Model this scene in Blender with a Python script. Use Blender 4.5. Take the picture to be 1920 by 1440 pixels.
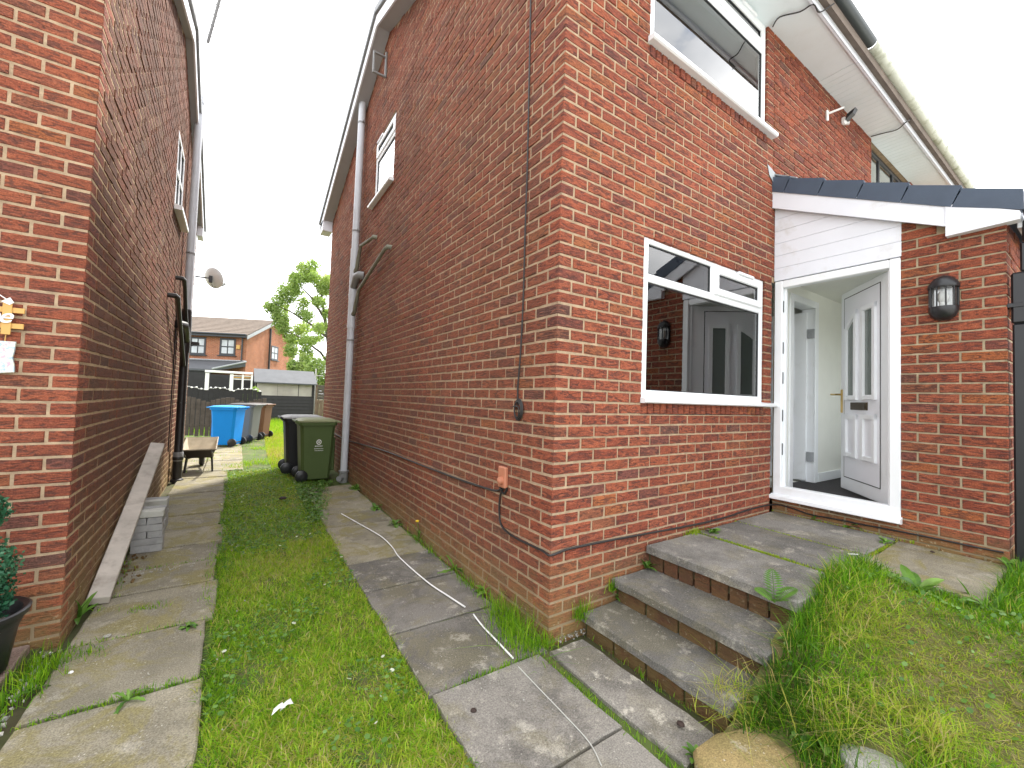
import bpy, bmesh, math, random
import numpy as np
from mathutils import Vector, Matrix, Quaternion
R_ = math.radians
random.seed(7); RNG = np.random.default_rng(7)
for o in list(bpy.data.objects): bpy.data.objects.remove(o)
SC = bpy.context.scene
COL = SC.collection

# ------------------------------------------------------------------ camera
F_PX, YAW, PITCH, ROLL = 771.2, 0.58852, 0.03565, 0.03282     # focal length in photo pixels (1920 wide), angles
CAM = np.array([-1.5913, -1.9130, 1.4316])
cF = np.array([math.sin(YAW)*math.cos(PITCH), math.cos(YAW)*math.cos(PITCH), math.sin(PITCH)])
r0 = np.array([math.cos(YAW), -math.sin(YAW), 0.0]); u0 = np.cross(r0, cF)
cR = r0*math.cos(ROLL)+u0*math.sin(ROLL); cU = -r0*math.sin(ROLL)+u0*math.cos(ROLL)
camd = bpy.data.cameras.new('camera'); cam = bpy.data.objects.new('camera', camd); COL.objects.link(cam)
cam.matrix_world = Matrix(((cR[0], cU[0], -cF[0], CAM[0]), (cR[1], cU[1], -cF[1], CAM[1]), (cR[2], cU[2], -cF[2], CAM[2]), (0, 0, 0, 1)))
camd.sensor_width = 36.0; camd.lens = 36.0*F_PX/1920.0; camd.clip_start = 0.05; camd.clip_end = 1500
SC.camera = cam
def proj(P):
    d = np.asarray(P, float)-CAM
    z = d@cF
    return np.stack([960+F_PX*(d@cR)/z, 720-F_PX*(d@cU)/z], -1)
def ray(u, v): return cF+cR*((u-960)/F_PX)+cU*((720-v)/F_PX)
def atY(u, v, y): d = ray(u, v); return CAM+d*((y-CAM[1])/d[1])

# ------------------------------------------------------------------ sky, sun, exposure
SUN_EL, SUN_AZ = 52, 42            # azimuth from +Y towards +X: the sun stands behind the house to the right
w = bpy.data.worlds.new('World'); SC.world = w; w.use_nodes = True
nt = w.node_tree; nt.nodes.clear()
wo = nt.nodes.new('ShaderNodeOutputWorld'); bg = nt.nodes.new('ShaderNodeBackground')
sky = nt.nodes.new('ShaderNodeTexSky'); sky.sky_type = 'NISHITA'; sky.sun_disc = False
sky.sun_elevation = R_(SUN_EL); sky.sun_rotation = R_(SUN_AZ); sky.air_density = 1.0; sky.dust_density = 2.0
tc = nt.nodes.new('ShaderNodeTexCoord')
mp = nt.nodes.new('ShaderNodeMapping'); mp.inputs['Scale'].default_value = (2.2, 2.2, 4.0); mp.inputs['Location'].default_value = (0.3, 0.1, 0.2)
no = nt.nodes.new('ShaderNodeTexNoise'); no.inputs['Scale'].default_value = 1.6; no.inputs['Detail'].default_value = 7
rp = nt.nodes.new('ShaderNodeValToRGB'); rp.color_ramp.elements[0].position = 0.29; rp.color_ramp.elements[1].position = 0.37
rb = nt.nodes.new('ShaderNodeValToRGB'); rb.color_ramp.elements[0].position = 0.3; rb.color_ramp.elements[1].position = 0.75
rb.color_ramp.elements[0].color = (4.6, 4.8, 5.1, 1); rb.color_ramp.elements[1].color = (11.0, 10.9, 10.8, 1)
mx = nt.nodes.new('ShaderNodeMix'); mx.data_type = 'RGBA'
L = nt.links.new
L(tc.outputs['Generated'], mp.inputs['Vector']); L(mp.outputs['Vector'], no.inputs['Vector'])
L(no.outputs['Fac'], rp.inputs['Fac']); L(no.outputs['Fac'], rb.inputs['Fac'])
L(rp.outputs['Color'], mx.inputs[0]); L(sky.outputs['Color'], mx.inputs[6]); L(rb.outputs['Color'], mx.inputs[7])
L(mx.outputs[2], bg.inputs['Color']); bg.inputs['Strength'].default_value = 0.1
L(bg.outputs['Background'], wo.inputs['Surface'])
sd = bpy.data.lights.new('sun', 'SUN'); so = bpy.data.objects.new('sun', sd); COL.objects.link(so)
sd.energy = 2.2; sd.angle = R_(4); sd.color = (1.0, 0.95, 0.86)
sv = Vector((math.cos(R_(SUN_EL))*math.sin(R_(SUN_AZ)), math.cos(R_(SUN_EL))*math.cos(R_(SUN_AZ)), math.sin(R_(SUN_EL))))
so.rotation_euler = (-sv).to_track_quat('-Z', 'Y').to_euler(); so.location = (20, 20, 30)
SC.view_settings.view_transform = 'Standard'; SC.view_settings.look = 'None'
SC.view_settings.exposure = 1.9; SC.view_settings.gamma = 1.0; SC.view_settings.use_curve_mapping = False
SC.render.engine = 'CYCLES'; SC.cycles.use_denoising = True
SC.cycles.max_bounces = 10; SC.cycles.diffuse_bounces = 7; SC.cycles.transparent_max_bounces = 12

# ------------------------------------------------------------------ helpers
def unit(v): v = np.asarray(v, float); return v/np.linalg.norm(v)
class MB:
    """collects polygons; build() links them as one mesh object"""
    def __init__(s): s.v = []; s.f = []; s.m = []; s.t = []
    def add(s, verts, faces, mi=0, tone=0.5):
        b = len(s.v); s.v.extend([tuple(map(float, p)) for p in verts])
        for f in faces: s.f.append(tuple(b+i for i in f)); s.m.append(mi); s.t.append(tone)
    def quad(s, a, b, c, d, mi=0): s.add([a, b, c, d], [(0, 1, 2, 3)], mi)
    def box(s, lo, hi, c=0.0, mi=0, T=None, tone=0.5, jit=0.0):
        lo = np.minimum(lo, hi) if T is None else np.array(lo, float); hi = np.array(hi, float)
        ctr = (lo+hi)/2; h = np.abs(hi-lo)/2; c = min(c, 0.45*h.min())
        if c <= 0:
            vs = [ctr+h*np.array((x, y, z)) for x in (-1, 1) for y in (-1, 1) for z in (-1, 1)]
            fs = [(0, 1, 3, 2), (4, 6, 7, 5), (0, 4, 5, 1), (2, 3, 7, 6), (0, 2, 6, 4), (1, 5, 7, 3)]
        else:
            vs = []; ix = {}
            for x in (-1, 1):
                for y in (-1, 1):
                    for z in (-1, 1):
                        for a in range(3):
                            e = h-c; e[a] = h[a]; ix[(x, y, z, a)] = len(vs); vs.append(ctr+e*np.array((x, y, z)))
            fs = []
            for a in range(3):
                b_, c_ = [(1, 2), (0, 2), (0, 1)][a]
                for sg in (-1, 1):
                    q = []
                    for p, r in ((-1, -1), (1, -1), (1, 1), (-1, 1)):
                        k = [0, 0, 0]; k[a] = sg; k[b_] = p; k[c_] = r; q.append(ix[(*k, a)])
                    fs.append(tuple(q))
                for p in (-1, 1):          # edges parallel to axis a
                    for r in (-1, 1):
                        k = [0, 0, 0]; k[b_] = p; k[c_] = r
                        k0 = list(k); k0[a] = -1; k1 = list(k); k1[a] = 1
                        fs.append((ix[(*k0, b_)], ix[(*k1, b_)], ix[(*k1, c_)], ix[(*k0, c_)]))
            for x in (-1, 1):
                for y in (-1, 1):
                    for z in (-1, 1): fs.append(tuple(ix[(x, y, z, a)] for a in range(3)))
        if jit: vs = [p+RNG.uniform(-jit, jit, 3) for p in vs]
        if T is not None: vs = [T(p) for p in vs]
        s.add(vs, fs, mi, tone)
    def prism(s, poly, d, mi=0, cap=True):
        """polygon (list of 3-D points) pushed along vector d"""
        n = len(poly); p = [np.asarray(q, float) for q in poly]; q = [a+np.asarray(d, float) for a in p]
        fs = [(i, (i+1) % n, n+(i+1) % n, n+i) for i in range(n)]
        if cap: fs += [tuple(range(n)), tuple(range(2*n-1, n-1, -1))]
        s.add(p+q, fs, mi)
    def tube(s, pts, r, n=10, mi=0, cap=True):
        pts = [np.asarray(p, float) for p in pts]; k = len(pts)
        rs = [r]*k if np.isscalar(r) else list(r)
        vs = []; up = None
        for i in range(k):
            t = unit((pts[min(i+1, k-1)]-pts[max(i-1, 0)])) if k > 1 else np.array((0, 0, 1.))
            if up is None:
                a = np.array((0, 0, 1.)) if abs(t[2]) < .9 else np.array((1., 0, 0))
                up = unit(np.cross(t, a))
            up = unit(up-t*(up@t)); sd_ = np.cross(t, up)
            for j in range(n):
                an = 2*math.pi*j/n; vs.append(pts[i]+rs[i]*(math.cos(an)*up+math.sin(an)*sd_))
        fs = [(i*n+j, i*n+(j+1) % n, (i+1)*n+(j+1) % n, (i+1)*n+j) for i in range(k-1) for j in range(n)]
        if cap: fs += [tuple(range(n-1, -1, -1)), tuple((k-1)*n+j for j in range(n))]
        s.add(vs, fs, mi)
    def lathe(s, c, prof, n=20, mi=0, ax=None, a0=0, a1=2*math.pi):
        """profile [(r, h)] spun about axis through c (default Z)"""
        c = np.asarray(c, float); Z = np.array((0, 0, 1.)) if ax is None else unit(ax)
        X = unit(np.cross(Z, (0, 1., 0) if abs(Z[1]) < .9 else (1., 0, 0))); Y = np.cross(Z, X)
        full = abs(a1-a0-2*math.pi) < 1e-6; m = n if full else n+1
        vs = [c+Z*h+r*(math.cos(a0+(a1-a0)*j/n)*X+math.sin(a0+(a1-a0)*j/n)*Y) for r, h in prof for j in range(m)]
        fs = [(i*m+j, i*m+(j+1) % m, (i+1)*m+(j+1) % m, (i+1)*m+j) for i in range(len(prof)-1) for j in range(n)]
        s.add(vs, fs, mi)
    def strip(s, prof, a, b, mi=0, closed=False):
        """profile of 3-D offsets swept from a to b"""
        a, b = np.asarray(a, float), np.asarray(b, float); n = len(prof)
        vs = [a+np.asarray(p) for p in prof]+[b+np.asarray(p) for p in prof]
        k = n if closed else n-1
        fs = [(i, (i+1) % n, n+(i+1) % n, n+i) for i in range(k)]
        if closed: fs += [tuple(range(n)), tuple(range(2*n-1, n-1, -1))]
        s.add(vs, fs, mi)
    def mesh(s, name, mats, smooth=False, fix=True):
        me = bpy.data.meshes.new(name); me.from_pydata(s.v, [], s.f)
        for m in (mats if isinstance(mats, (list, tuple)) else [mats]): me.materials.append(m)
        if len(set(s.m)) > 1: me.polygons.foreach_set('material_index', s.m)
        if len(set(s.t)) > 1:
            at = me.attributes.new('tone', 'FLOAT', 'FACE'); at.data.foreach_set('value', s.t)
        if fix and len(s.f) < 6000:
            bm = bmesh.new(); bm.from_mesh(me); bmesh.ops.recalc_face_normals(bm, faces=bm.faces); bm.to_mesh(me); bm.free()
        if smooth: me.polygons.foreach_set('use_smooth', [True]*len(s.f)); smooth_by_angle(me)
        me.update(); return me
    def build(s, name, mats, parent=None, smooth=False, local=False, **kw):
        return link(name, s.mesh(name, mats, smooth, **kw), parent, local)
def smooth_by_angle(me, ang=38):
    bm = bmesh.new(); bm.from_mesh(me); lim = R_(ang)
    for e in bm.edges:
        if len(e.link_faces) == 2 and e.calc_face_angle(0) > lim: e.smooth = False
    bm.to_mesh(me); bm.free()
def wmat(o):
    m = o.matrix_basis.copy()
    return (wmat(o.parent) @ o.matrix_parent_inverse @ m) if o.parent else m
def link(name, data, parent=None, local=False):
    o = bpy.data.objects.new(name, data); COL.objects.link(o)
    if parent is not None:
        o.parent = parent
        if not local: o.matrix_parent_inverse = wmat(parent).inverted()
    return o
def tag(o, label=None, cat=None, group=None, kind=None):
    if label: o['label'] = label
    if cat: o['category'] = cat
    if group: o['group'] = group
    if kind: o['kind'] = kind
    return o
def thing(name, label, cat, loc=(0, 0, 0), rz=0.0, group=None):
    o = bpy.data.objects.new(name, None); COL.objects.link(o); o.empty_display_size = 0.1
    o.location = tuple(map(float, loc)); o.rotation_euler = (0, 0, rz)
    return tag(o, label, cat, group)
def copy_tree(o, parent=None):
    c = o.copy(); COL.objects.link(c)
    if parent is not None: c.parent = parent; c.matrix_parent_inverse = o.matrix_parent_inverse.copy()
    for ch in list(o.children): copy_tree(ch, c)
    return c
def tri_mesh(name, V, T, mat, tone=None):
    """numpy vertices and triangles straight into a mesh"""
    me = bpy.data.meshes.new(name); V = np.asarray(V, np.float32); T = np.asarray(T, np.int32)
    me.vertices.add(len(V)); me.vertices.foreach_set('co', V.ravel())
    me.loops.add(T.size); me.loops.foreach_set('vertex_index', T.ravel())
    me.polygons.add(len(T)); me.polygons.foreach_set('loop_start', np.arange(0, T.size, 3, dtype=np.int32))
    if tone is not None:
        at = me.attributes.new('tone', 'FLOAT', 'POINT'); at.data.foreach_set('value', np.asarray(tone, np.float32))
    me.update(calc_edges=True); me.materials.append(mat); return me

# ------------------------------------------------------------------ materials
class NB:
    def __init__(s, name):
        s.m = bpy.data.materials.new(name); s.m.use_nodes = True; s.nt = s.m.node_tree; s.nt.nodes.clear()
        s.out = s.n('ShaderNodeOutputMaterial')
    def n(s, t, **kw):
        x = s.nt.nodes.new(t)
        for k, v in kw.items(): setattr(x, k, v)
        return x
    def l(s, a, b): s.nt.links.new(a, b)
    def put(s, sock, v):
        if hasattr(v, 'is_output'): s.l(v, sock)
        else: sock.default_value = v
    def pos(s): return s.n('ShaderNodeNewGeometry').outputs['Position']
    def objco(s): return s.n('ShaderNodeTexCoord').outputs['Object']
    def noise(s, vec, scale, detail=4, rough=.55, dist=0.0):
        x = s.n('ShaderNodeTexNoise'); s.l(vec, x.inputs['Vector']); x.inputs['Scale'].default_value = scale
        x.inputs['Detail'].default_value = detail; x.inputs['Roughness'].default_value = rough; x.inputs['Distortion'].default_value = dist
        return x.outputs['Fac']
    def voro(s, vec, scale, feature='F1'):
        x = s.n('ShaderNodeTexVoronoi', feature=feature); s.l(vec, x.inputs['Vector']); x.inputs['Scale'].default_value = scale
        return x.outputs['Distance']
    def scalev(s, vec, sc):
        x = s.n('ShaderNodeMapping'); s.l(vec, x.inputs['Vector']); x.inputs['Scale'].default_value = sc; return x.outputs['Vector']
    def ramp(s, fac, stops, const=False):
        x = s.n('ShaderNodeValToRGB'); cr = x.color_ramp
        if const: cr.interpolation = 'CONSTANT'
        while len(cr.elements) < len(stops): cr.elements.new(0.5)
        for e, (p, c) in zip(cr.elements, stops):
            e.position = p; e.color = (c, c, c, 1) if np.isscalar(c) else (*c, 1)
        s.put(x.inputs['Fac'], fac); return x.outputs['Color']
    def mix(s, f, a, b, mode='MIX'):
        x = s.n('ShaderNodeMix', data_type='RGBA', blend_type=mode)
        s.put(x.inputs[0], f)
        for k, v in ((6, a), (7, b)): s.put(x.inputs[k], v if hasattr(v, 'is_output') else ((v, v, v, 1) if np.isscalar(v) else (*v, 1)))
        return x.outputs[2]
    def math(s, op, a, b=0.0, clamp=False):
        x = s.n('ShaderNodeMath', operation=op, use_clamp=clamp); s.put(x.inputs[0], a); s.put(x.inputs[1], b); return x.outputs[0]
    def sep(s, vec): x = s.n('ShaderNodeSeparateXYZ'); s.l(vec, x.inputs[0]); return x.outputs
    def comb(s, a, b, c):
        x = s.n('ShaderNodeCombineXYZ')
        for k, v in enumerate((a, b, c)): s.put(x.inputs[k], v)
        return x.outputs[0]
    def attr(s, name='tone'): x = s.n('ShaderNodeAttribute'); x.attribute_name = name; return x.outputs['Fac']
    def rnd(s): return s.n('ShaderNodeObjectInfo').outputs['Random']
    def bump(s, h, strength=.5, dist=.01, nrm=None):
        x = s.n('ShaderNodeBump'); s.l(h, x.inputs['Height']); x.inputs['Strength'].default_value = strength; x.inputs['Distance'].default_value = dist
        if nrm is not None: s.l(nrm, x.inputs['Normal'])
        return x.outputs['Normal']
    def bsdf(s, col, rough=.6, nrm=None, metal=0.0, spec=.5, trans=0.0):
        x = s.n('ShaderNodeBsdfPrincipled')
        s.put(x.inputs['Base Color'], col if hasattr(col, 'is_output') else (*col, 1)); s.put(x.inputs['Roughness'], rough)
        x.inputs['Metallic'].default_value = metal; x.inputs['Specular IOR Level'].default_value = spec
        if nrm is not None: s.l(nrm, x.inputs['Normal'])
        s.l(x.outputs[0], s.out.inputs['Surface']); return x

def mat_plain(name, col, rough=.5, var=.12, scale=6, bump=0.0, bscale=60, metal=0.0, spec=.5, dirt=None, dirt_amt=.5, dscale=3.0, dpos=(.5, .75)):
    b = NB(name); p = b.pos()
    n1 = b.noise(p, scale, 5)
    c = b.mix(1.0, col, b.ramp(n1, [(.25, 1-var), (.75, 1+var)]), 'MULTIPLY')
    if dirt is not None:
        d = b.ramp(b.noise(p, dscale, 8, .65), [(dpos[0], 0.0), (dpos[1], dirt_amt)])
        c = b.mix(d, c, dirt)
    nr = b.bump(b.noise(p, bscale, 3), bump, .004) if bump else None
    b.bsdf(c, rough, nr, metal, spec); return b.m

def mat_brick(name, use_attr, grime=0.0, green=0.25, base=0.0, low=0.5, dark=1.0):
    """rustic red brick: tone per brick, burnt streaks, dragged face, algae near the ground"""
    b = NB(name); p = b.pos(); rnd = b.attr() if use_attr else b.rnd()
    col = b.ramp(rnd, [(0, (.235, .058, .034)), (.18, (.28, .074, .040)), (.36, (.32, .090, .046)), (.52, (.25, .066, .038)), (.66, (.295, .088, .049)),
                       (.78, (.22, .056, .034)), (.88, (.17, .062, .050)), (.94, (.34, .108, .040)), (1.0, (.13, .064, .052))])
    xyz = b.sep(p); h = b.math('ADD', xyz[0], xyz[1])
    v1 = b.comb(b.math('MULTIPLY', h, 9.0), b.math('MULTIPLY', rnd, 37.0), b.math('MULTIPLY', xyz[2], 46.0))
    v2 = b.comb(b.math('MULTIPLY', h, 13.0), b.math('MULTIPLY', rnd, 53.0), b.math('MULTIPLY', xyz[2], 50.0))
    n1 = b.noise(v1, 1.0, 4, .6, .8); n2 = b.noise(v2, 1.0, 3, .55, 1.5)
    n3 = b.noise(p, 140.0, 3)
    burnt = b.math('MULTIPLY', b.ramp(n1, [(.52, 0.0), (.72, .8)]), b.ramp(b.math('FRACT', b.math('MULTIPLY', rnd, 7.31)), [(.2, .25), (.9, 1.0)]))
    col = b.mix(burnt, col, (.085, .045, .042))
    col = b.mix(b.ramp(n2, [(.34, .5), (.45, 0.0)]), col, (.39, .13, .068))
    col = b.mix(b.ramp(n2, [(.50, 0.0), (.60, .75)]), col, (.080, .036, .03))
    col = b.mix(1.0, col, b.ramp(n3, [(.3, .66), (.7, 1.34)]), 'MULTIPLY')
    big = b.noise(p, 1.3, 6, .6)
    col = b.mix(1.0, col, b.ramp(b.noise(p, .8, 7, .65), [(.3, .78), (.7, 1.18)]), 'MULTIPLY')
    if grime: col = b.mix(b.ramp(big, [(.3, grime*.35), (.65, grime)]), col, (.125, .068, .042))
    if green:
        z = b.n('ShaderNodeMapRange'); b.l(xyz[2], z.inputs['Value']); z.inputs['From Min'].default_value = base+low; z.inputs['From Max'].default_value = base
        nz = b.noise(p, 6.0, 6, .7)
        f = b.math('MULTIPLY', z.outputs[0], b.ramp(nz, [(.30, 0.0), (.52, 1.0)]), True)
        col = b.mix(b.math('MULTIPLY', f, .85), col, (.235, .165, .065))
        f2 = b.math('MULTIPLY', f, b.ramp(b.noise(p, 28.0, 4, .7), [(.6, 0.0), (.68, .8)]))
        col = b.mix(f2, col, (.48, .43, .28))
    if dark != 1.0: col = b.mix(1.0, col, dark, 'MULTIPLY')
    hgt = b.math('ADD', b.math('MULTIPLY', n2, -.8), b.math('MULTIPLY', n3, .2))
    b.bsdf(col, .88, b.bump(hgt, 1.0, .012), spec=.25); return b.m

def mat_mortar(name, col=(.42, .31, .205), base=0.0, low=.5, grime=0.0):
    b = NB(name); p = b.pos(); xyz = b.sep(p)
    c = b.mix(1.0, col, b.ramp(b.noise(p, 14, 7, .75), [(.3, .62), (.7, 1.25)]), 'MULTIPLY')
    if grime: c = b.mix(b.ramp(b.noise(p, 1.6, 6, .6), [(.35, grime*.3), (.65, grime)]), c, (.17, .12, .08))
    z = b.n('ShaderNodeMapRange'); b.l(xyz[2], z.inputs['Value']); z.inputs['From Min'].default_value = base+low; z.inputs['From Max'].default_value = base
    c = b.mix(b.math('MULTIPLY', z.outputs[0], b.ramp(b.noise(p, 7, 6, .7), [(.35, .2), (.6, .9)]), True), c, (.19, .16, .08))
    b.bsdf(c, .95, b.bump(b.noise(p, 180, 4), .6, .004), spec=.2); return b.m

def mat_flag(name, col, moss=0.35, lich=0.3, damp=0.4):
    b = NB(name); p = b.pos(); r = b.rnd()
    c = b.mix(1.0, col, b.ramp(r, [(0, .86), (1, 1.14)]), 'MULTIPLY')
    c = b.mix(b.ramp(b.noise(p, 2.3, 7, .65), [(.44, 0.0), (.56, damp)]), c, tuple(x*.42 for x in col))
    c = b.mix(b.ramp(b.noise(p, 3.1, 7, .7, .6), [(.48, 0.0), (.58, moss)]), c, (.22, .19, .075))
    c = b.mix(b.ramp(b.noise(p, 5.5, 8, .75), [(.55, 0.0), (.62, lich)]), c, (.46, .43, .36))
    sp = b.voro(p, 55.0); c = b.mix(b.math('MULTIPLY', b.ramp(sp, [(.10, 1.0), (.2, 0.0)]), b.ramp(b.noise(p, 9, 3), [(.5, 0.0), (.6, .7)])), c, (.55, .53, .47))
    g = b.noise(p, 150.0, 3, .75); c = b.mix(1.0, c, b.ramp(g, [(.3, .55), (.7, 1.45)]), 'MULTIPLY')
    hgt = b.math('ADD', b.math('MULTIPLY', b.noise(p, 16, 6, .7), .6), b.math('MULTIPLY', g, .4))
    b.bsdf(c, .9, b.bump(hgt, .65, .006), spec=.25); return b.m

def mat_leaf(name, stops, rough=.5, trans=.35, tone=True):
    b = NB(name); f = b.attr() if tone else b.rnd()
    c = b.ramp(f, stops)
    c = b.mix(1.0, c, b.ramp(b.noise(b.pos(), 14, 3), [(.3, .8), (.7, 1.2)]), 'MULTIPLY')
    x = b.bsdf(c, rough, spec=.3)
    t = b.n('ShaderNodeBsdfTranslucent'); b.l(b.mix(1.0, c, (1.15, 1.25, .6), 'MULTIPLY'), t.inputs['Color'])
    mxs = b.n('ShaderNodeMixShader'); mxs.inputs[0].default_value = trans
    b.l(x.outputs[0], mxs.inputs[1]); b.l(t.outputs[0], mxs.inputs[2]); b.l(mxs.outputs[0], b.out.inputs['Surface']); return b.m

def mat_glass(name, tint=(.95, .97, .97), ior=1.5, rough=.0, boost=1.0):
    b = NB(name); fr = b.n('ShaderNodeFresnel'); fr.inputs['IOR'].default_value = ior
    tr = b.n('ShaderNodeBsdfTransparent'); tr.inputs['Color'].default_value = (*tint, 1)
    gl = b.n('ShaderNodeBsdfGlossy'); gl.inputs['Roughness'].default_value = rough; gl.inputs['Color'].default_value = (1, 1, 1, 1)
    ms = b.n('ShaderNodeMixShader'); b.l(b.math('MULTIPLY', fr.outputs[0], boost, True), ms.inputs[0])
    b.l(tr.outputs[0], ms.inputs[1]); b.l(gl.outputs[0], ms.inputs[2]); b.l(ms.outputs[0], b.out.inputs['Surface']); return b.m

M = {}
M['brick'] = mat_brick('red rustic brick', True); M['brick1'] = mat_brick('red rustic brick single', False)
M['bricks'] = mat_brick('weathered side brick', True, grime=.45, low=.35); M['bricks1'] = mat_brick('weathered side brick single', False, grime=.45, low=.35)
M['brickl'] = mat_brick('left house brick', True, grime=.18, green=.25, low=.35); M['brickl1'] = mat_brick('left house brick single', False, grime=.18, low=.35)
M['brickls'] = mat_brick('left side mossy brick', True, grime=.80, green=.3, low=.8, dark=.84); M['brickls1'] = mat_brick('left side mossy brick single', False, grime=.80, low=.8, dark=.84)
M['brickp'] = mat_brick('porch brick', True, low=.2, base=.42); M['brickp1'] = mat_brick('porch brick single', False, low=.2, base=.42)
M['mortar'] = mat_mortar('buff mortar'); M['mortars'] = mat_mortar('stained mortar', (.44, .315, .21), grime=.15)
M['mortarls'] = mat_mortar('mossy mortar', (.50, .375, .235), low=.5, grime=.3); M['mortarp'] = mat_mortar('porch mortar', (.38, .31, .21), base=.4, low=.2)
M['upvc'] = mat_plain('white window plastic', (.84, .87, .90), .32, .02, dirt=(.50, .48, .42), dirt_amt=.22, dscale=5, dpos=(.55, .75))
M['upvcd'] = mat_plain('pale door panel plastic', (.80, .82, .87), .38, .02)
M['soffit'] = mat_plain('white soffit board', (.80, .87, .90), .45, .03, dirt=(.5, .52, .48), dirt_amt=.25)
M['soffitd'] = mat_plain('shade toned verge soffit', (.40, .42, .45), .5, .04)  # grey tone carries the shade under the verge
M['whitep'] = mat_plain('white painted board', (.77, .80, .87), .42, .04, 4, dirt=(.45, .42, .36), dirt_amt=.5, dscale=4, dpos=(.55, .75))
M['cream'] = mat_plain('interior wall paint', (.82, .83, .78), .8, .02)
M['room'] = mat_plain('living room wall paint', (.80, .80, .79), .85, .03)
M['carpet'] = mat_plain('dark grey carpet', (.045, .042, .045), .95, .2, 40, .5, 300)
M['glass'] = mat_glass('window glass', boost=2.5)
M['clear'] = mat_glass('lantern glass', (.93, .95, .95))
M['frost'] = mat_plain('grey green obscure glass', (.16, .19, .175), .18, .05, spec=.6)
M['greyp'] = mat_plain('grey soil pipe plastic', (.58, .61, .66), .38, .06, 3, dirt=(.22, .22, .2), dirt_amt=.35)
M['greypd'] = mat_plain('dark grey pipe fitting', (.24, .245, .25), .45, .1, 4, dirt=(.14, .16, .1), dirt_amt=.5)
M['mossp'] = mat_plain('algae stained waste pipe', (.20, .20, .15), .6, .2, 8, dirt=(.11, .11, .07), dirt_amt=.6)
M['iron'] = mat_plain('old black painted iron pipe', (.022, .02, .02), .42, .2, 8, .3, 40, dirt=(.28, .27, .26), dirt_amt=.9, dscale=7, dpos=(.66, .72))
M['black'] = mat_plain('black plastic', (.016, .017, .02), .35, .1)
M['blackcab'] = mat_plain('black cable', (.02, .018, .018), .5, .1)
M['slate'] = mat_plain('blue grey roof tile', (.055, .078, .118), .55, .1, 8, .3, 120)
M['lead'] = mat_plain('lead flashing', (.34, .36, .38), .45, .15, 10, .3, 30)
M['anth'] = mat_plain('anthracite window frame', (.035, .037, .045), .4, .05)
M['gutterw'] = mat_plain('weathered pale gutter', (.56, .58, .50), .5, .1, 5, dirt=(.20, .21, .10), dirt_amt=.8, dscale=6, dpos=(.5, .7))
M['gutterd'] = mat_plain('dark gutter', (.045, .055, .06), .4, .1)
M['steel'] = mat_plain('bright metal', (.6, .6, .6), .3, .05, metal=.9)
M['brass'] = mat_plain('polished brass', (.62, .43, .14), .28, .08, metal=1.0)
M['bronze'] = mat_plain('dark bronze letter plate', (.075, .055, .032), .35, .1, metal=.5)
M['terra'] = mat_plain('terracotta plastic', (.48, .19, .11), .5, .06)
M['flag'] = mat_flag('grey flagstone', (.205, .19, .168), .25, .5, .6); M['flagl'] = mat_flag('mossy flagstone', (.26, .235, .175), .75, .35, .4)
M['flagd'] = mat_flag('dark landing flagstone', (.205, .197, .18), .2, .45, .6); M['flagp'] = mat_flag('pinkish patio slab', (.26, .195, .165), .25, .2, .35)
M['flags'] = mat_flag('pale scuffed flagstone', (.25, .233, .205), .15, .8, .6)
M['stoney'] = mat_flag('yellow lichened stone', (.36, .27, .12), .5, .5, .3); M['stoneg'] = mat_flag('grey stone', (.36, .35, .32), .15, .5, .3)
M['soil'] = mat_plain('mossy soil', (.075, .065, .032), .95, .45, 9, .8, 40, dirt=(.06, .085, .018), dirt_amt=.9, dscale=3.5, dpos=(.45, .6))
M['turf'] = mat_plain('turf underlayer', (.07, .10, .02), .95, .4, 11, .8, 60, dirt=(.16, .12, .055), dirt_amt=.7, dscale=2.2, dpos=(.5, .7))
M['banksoil'] = mat_plain('bank soil', (.13, .11, .045), .95, .4, 14, .9, 50, dirt=(.10, .13, .025), dirt_amt=.9, dscale=3.0, dpos=(.45, .6))
M['wood'] = mat_plain('weathered grey plank', (.47, .43, .38), .85, .25, 5, .5, 30, dirt=(.16, .12, .09), dirt_amt=.6, dscale=7)
M['fence'] = mat_plain('weathered fence wood', (.085, .072, .058), .85, .35, 7, .5, 40)
M['fenceb'] = mat_plain('black stained boards', (.016, .016, .018), .6, .25, 6)
M['fencer'] = mat_plain('brown fence wood', (.15, .105, .07), .85, .3, 6)
M['concrete'] = mat_plain('grey concrete block', (.33, .33, .325), .9, .12, 20, .6, 120, dirt=(.15, .155, .16), dirt_amt=.6, dscale=9)
M['conctop'] = mat_plain('pale concrete block', (.48, .48, .44), .9, .1, 20, .5, 120)
M['gold'] = mat_plain('varnished pale wood', (.62, .36, .10), .5, .12, 9)
M['whiteo'] = mat_plain('white paint', (.82, .82, .80), .5, .02)
M['rooft'] = mat_plain('brown grey concrete roof tile', (.16, .125, .10), .85, .25, 5, .3, 40)
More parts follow.
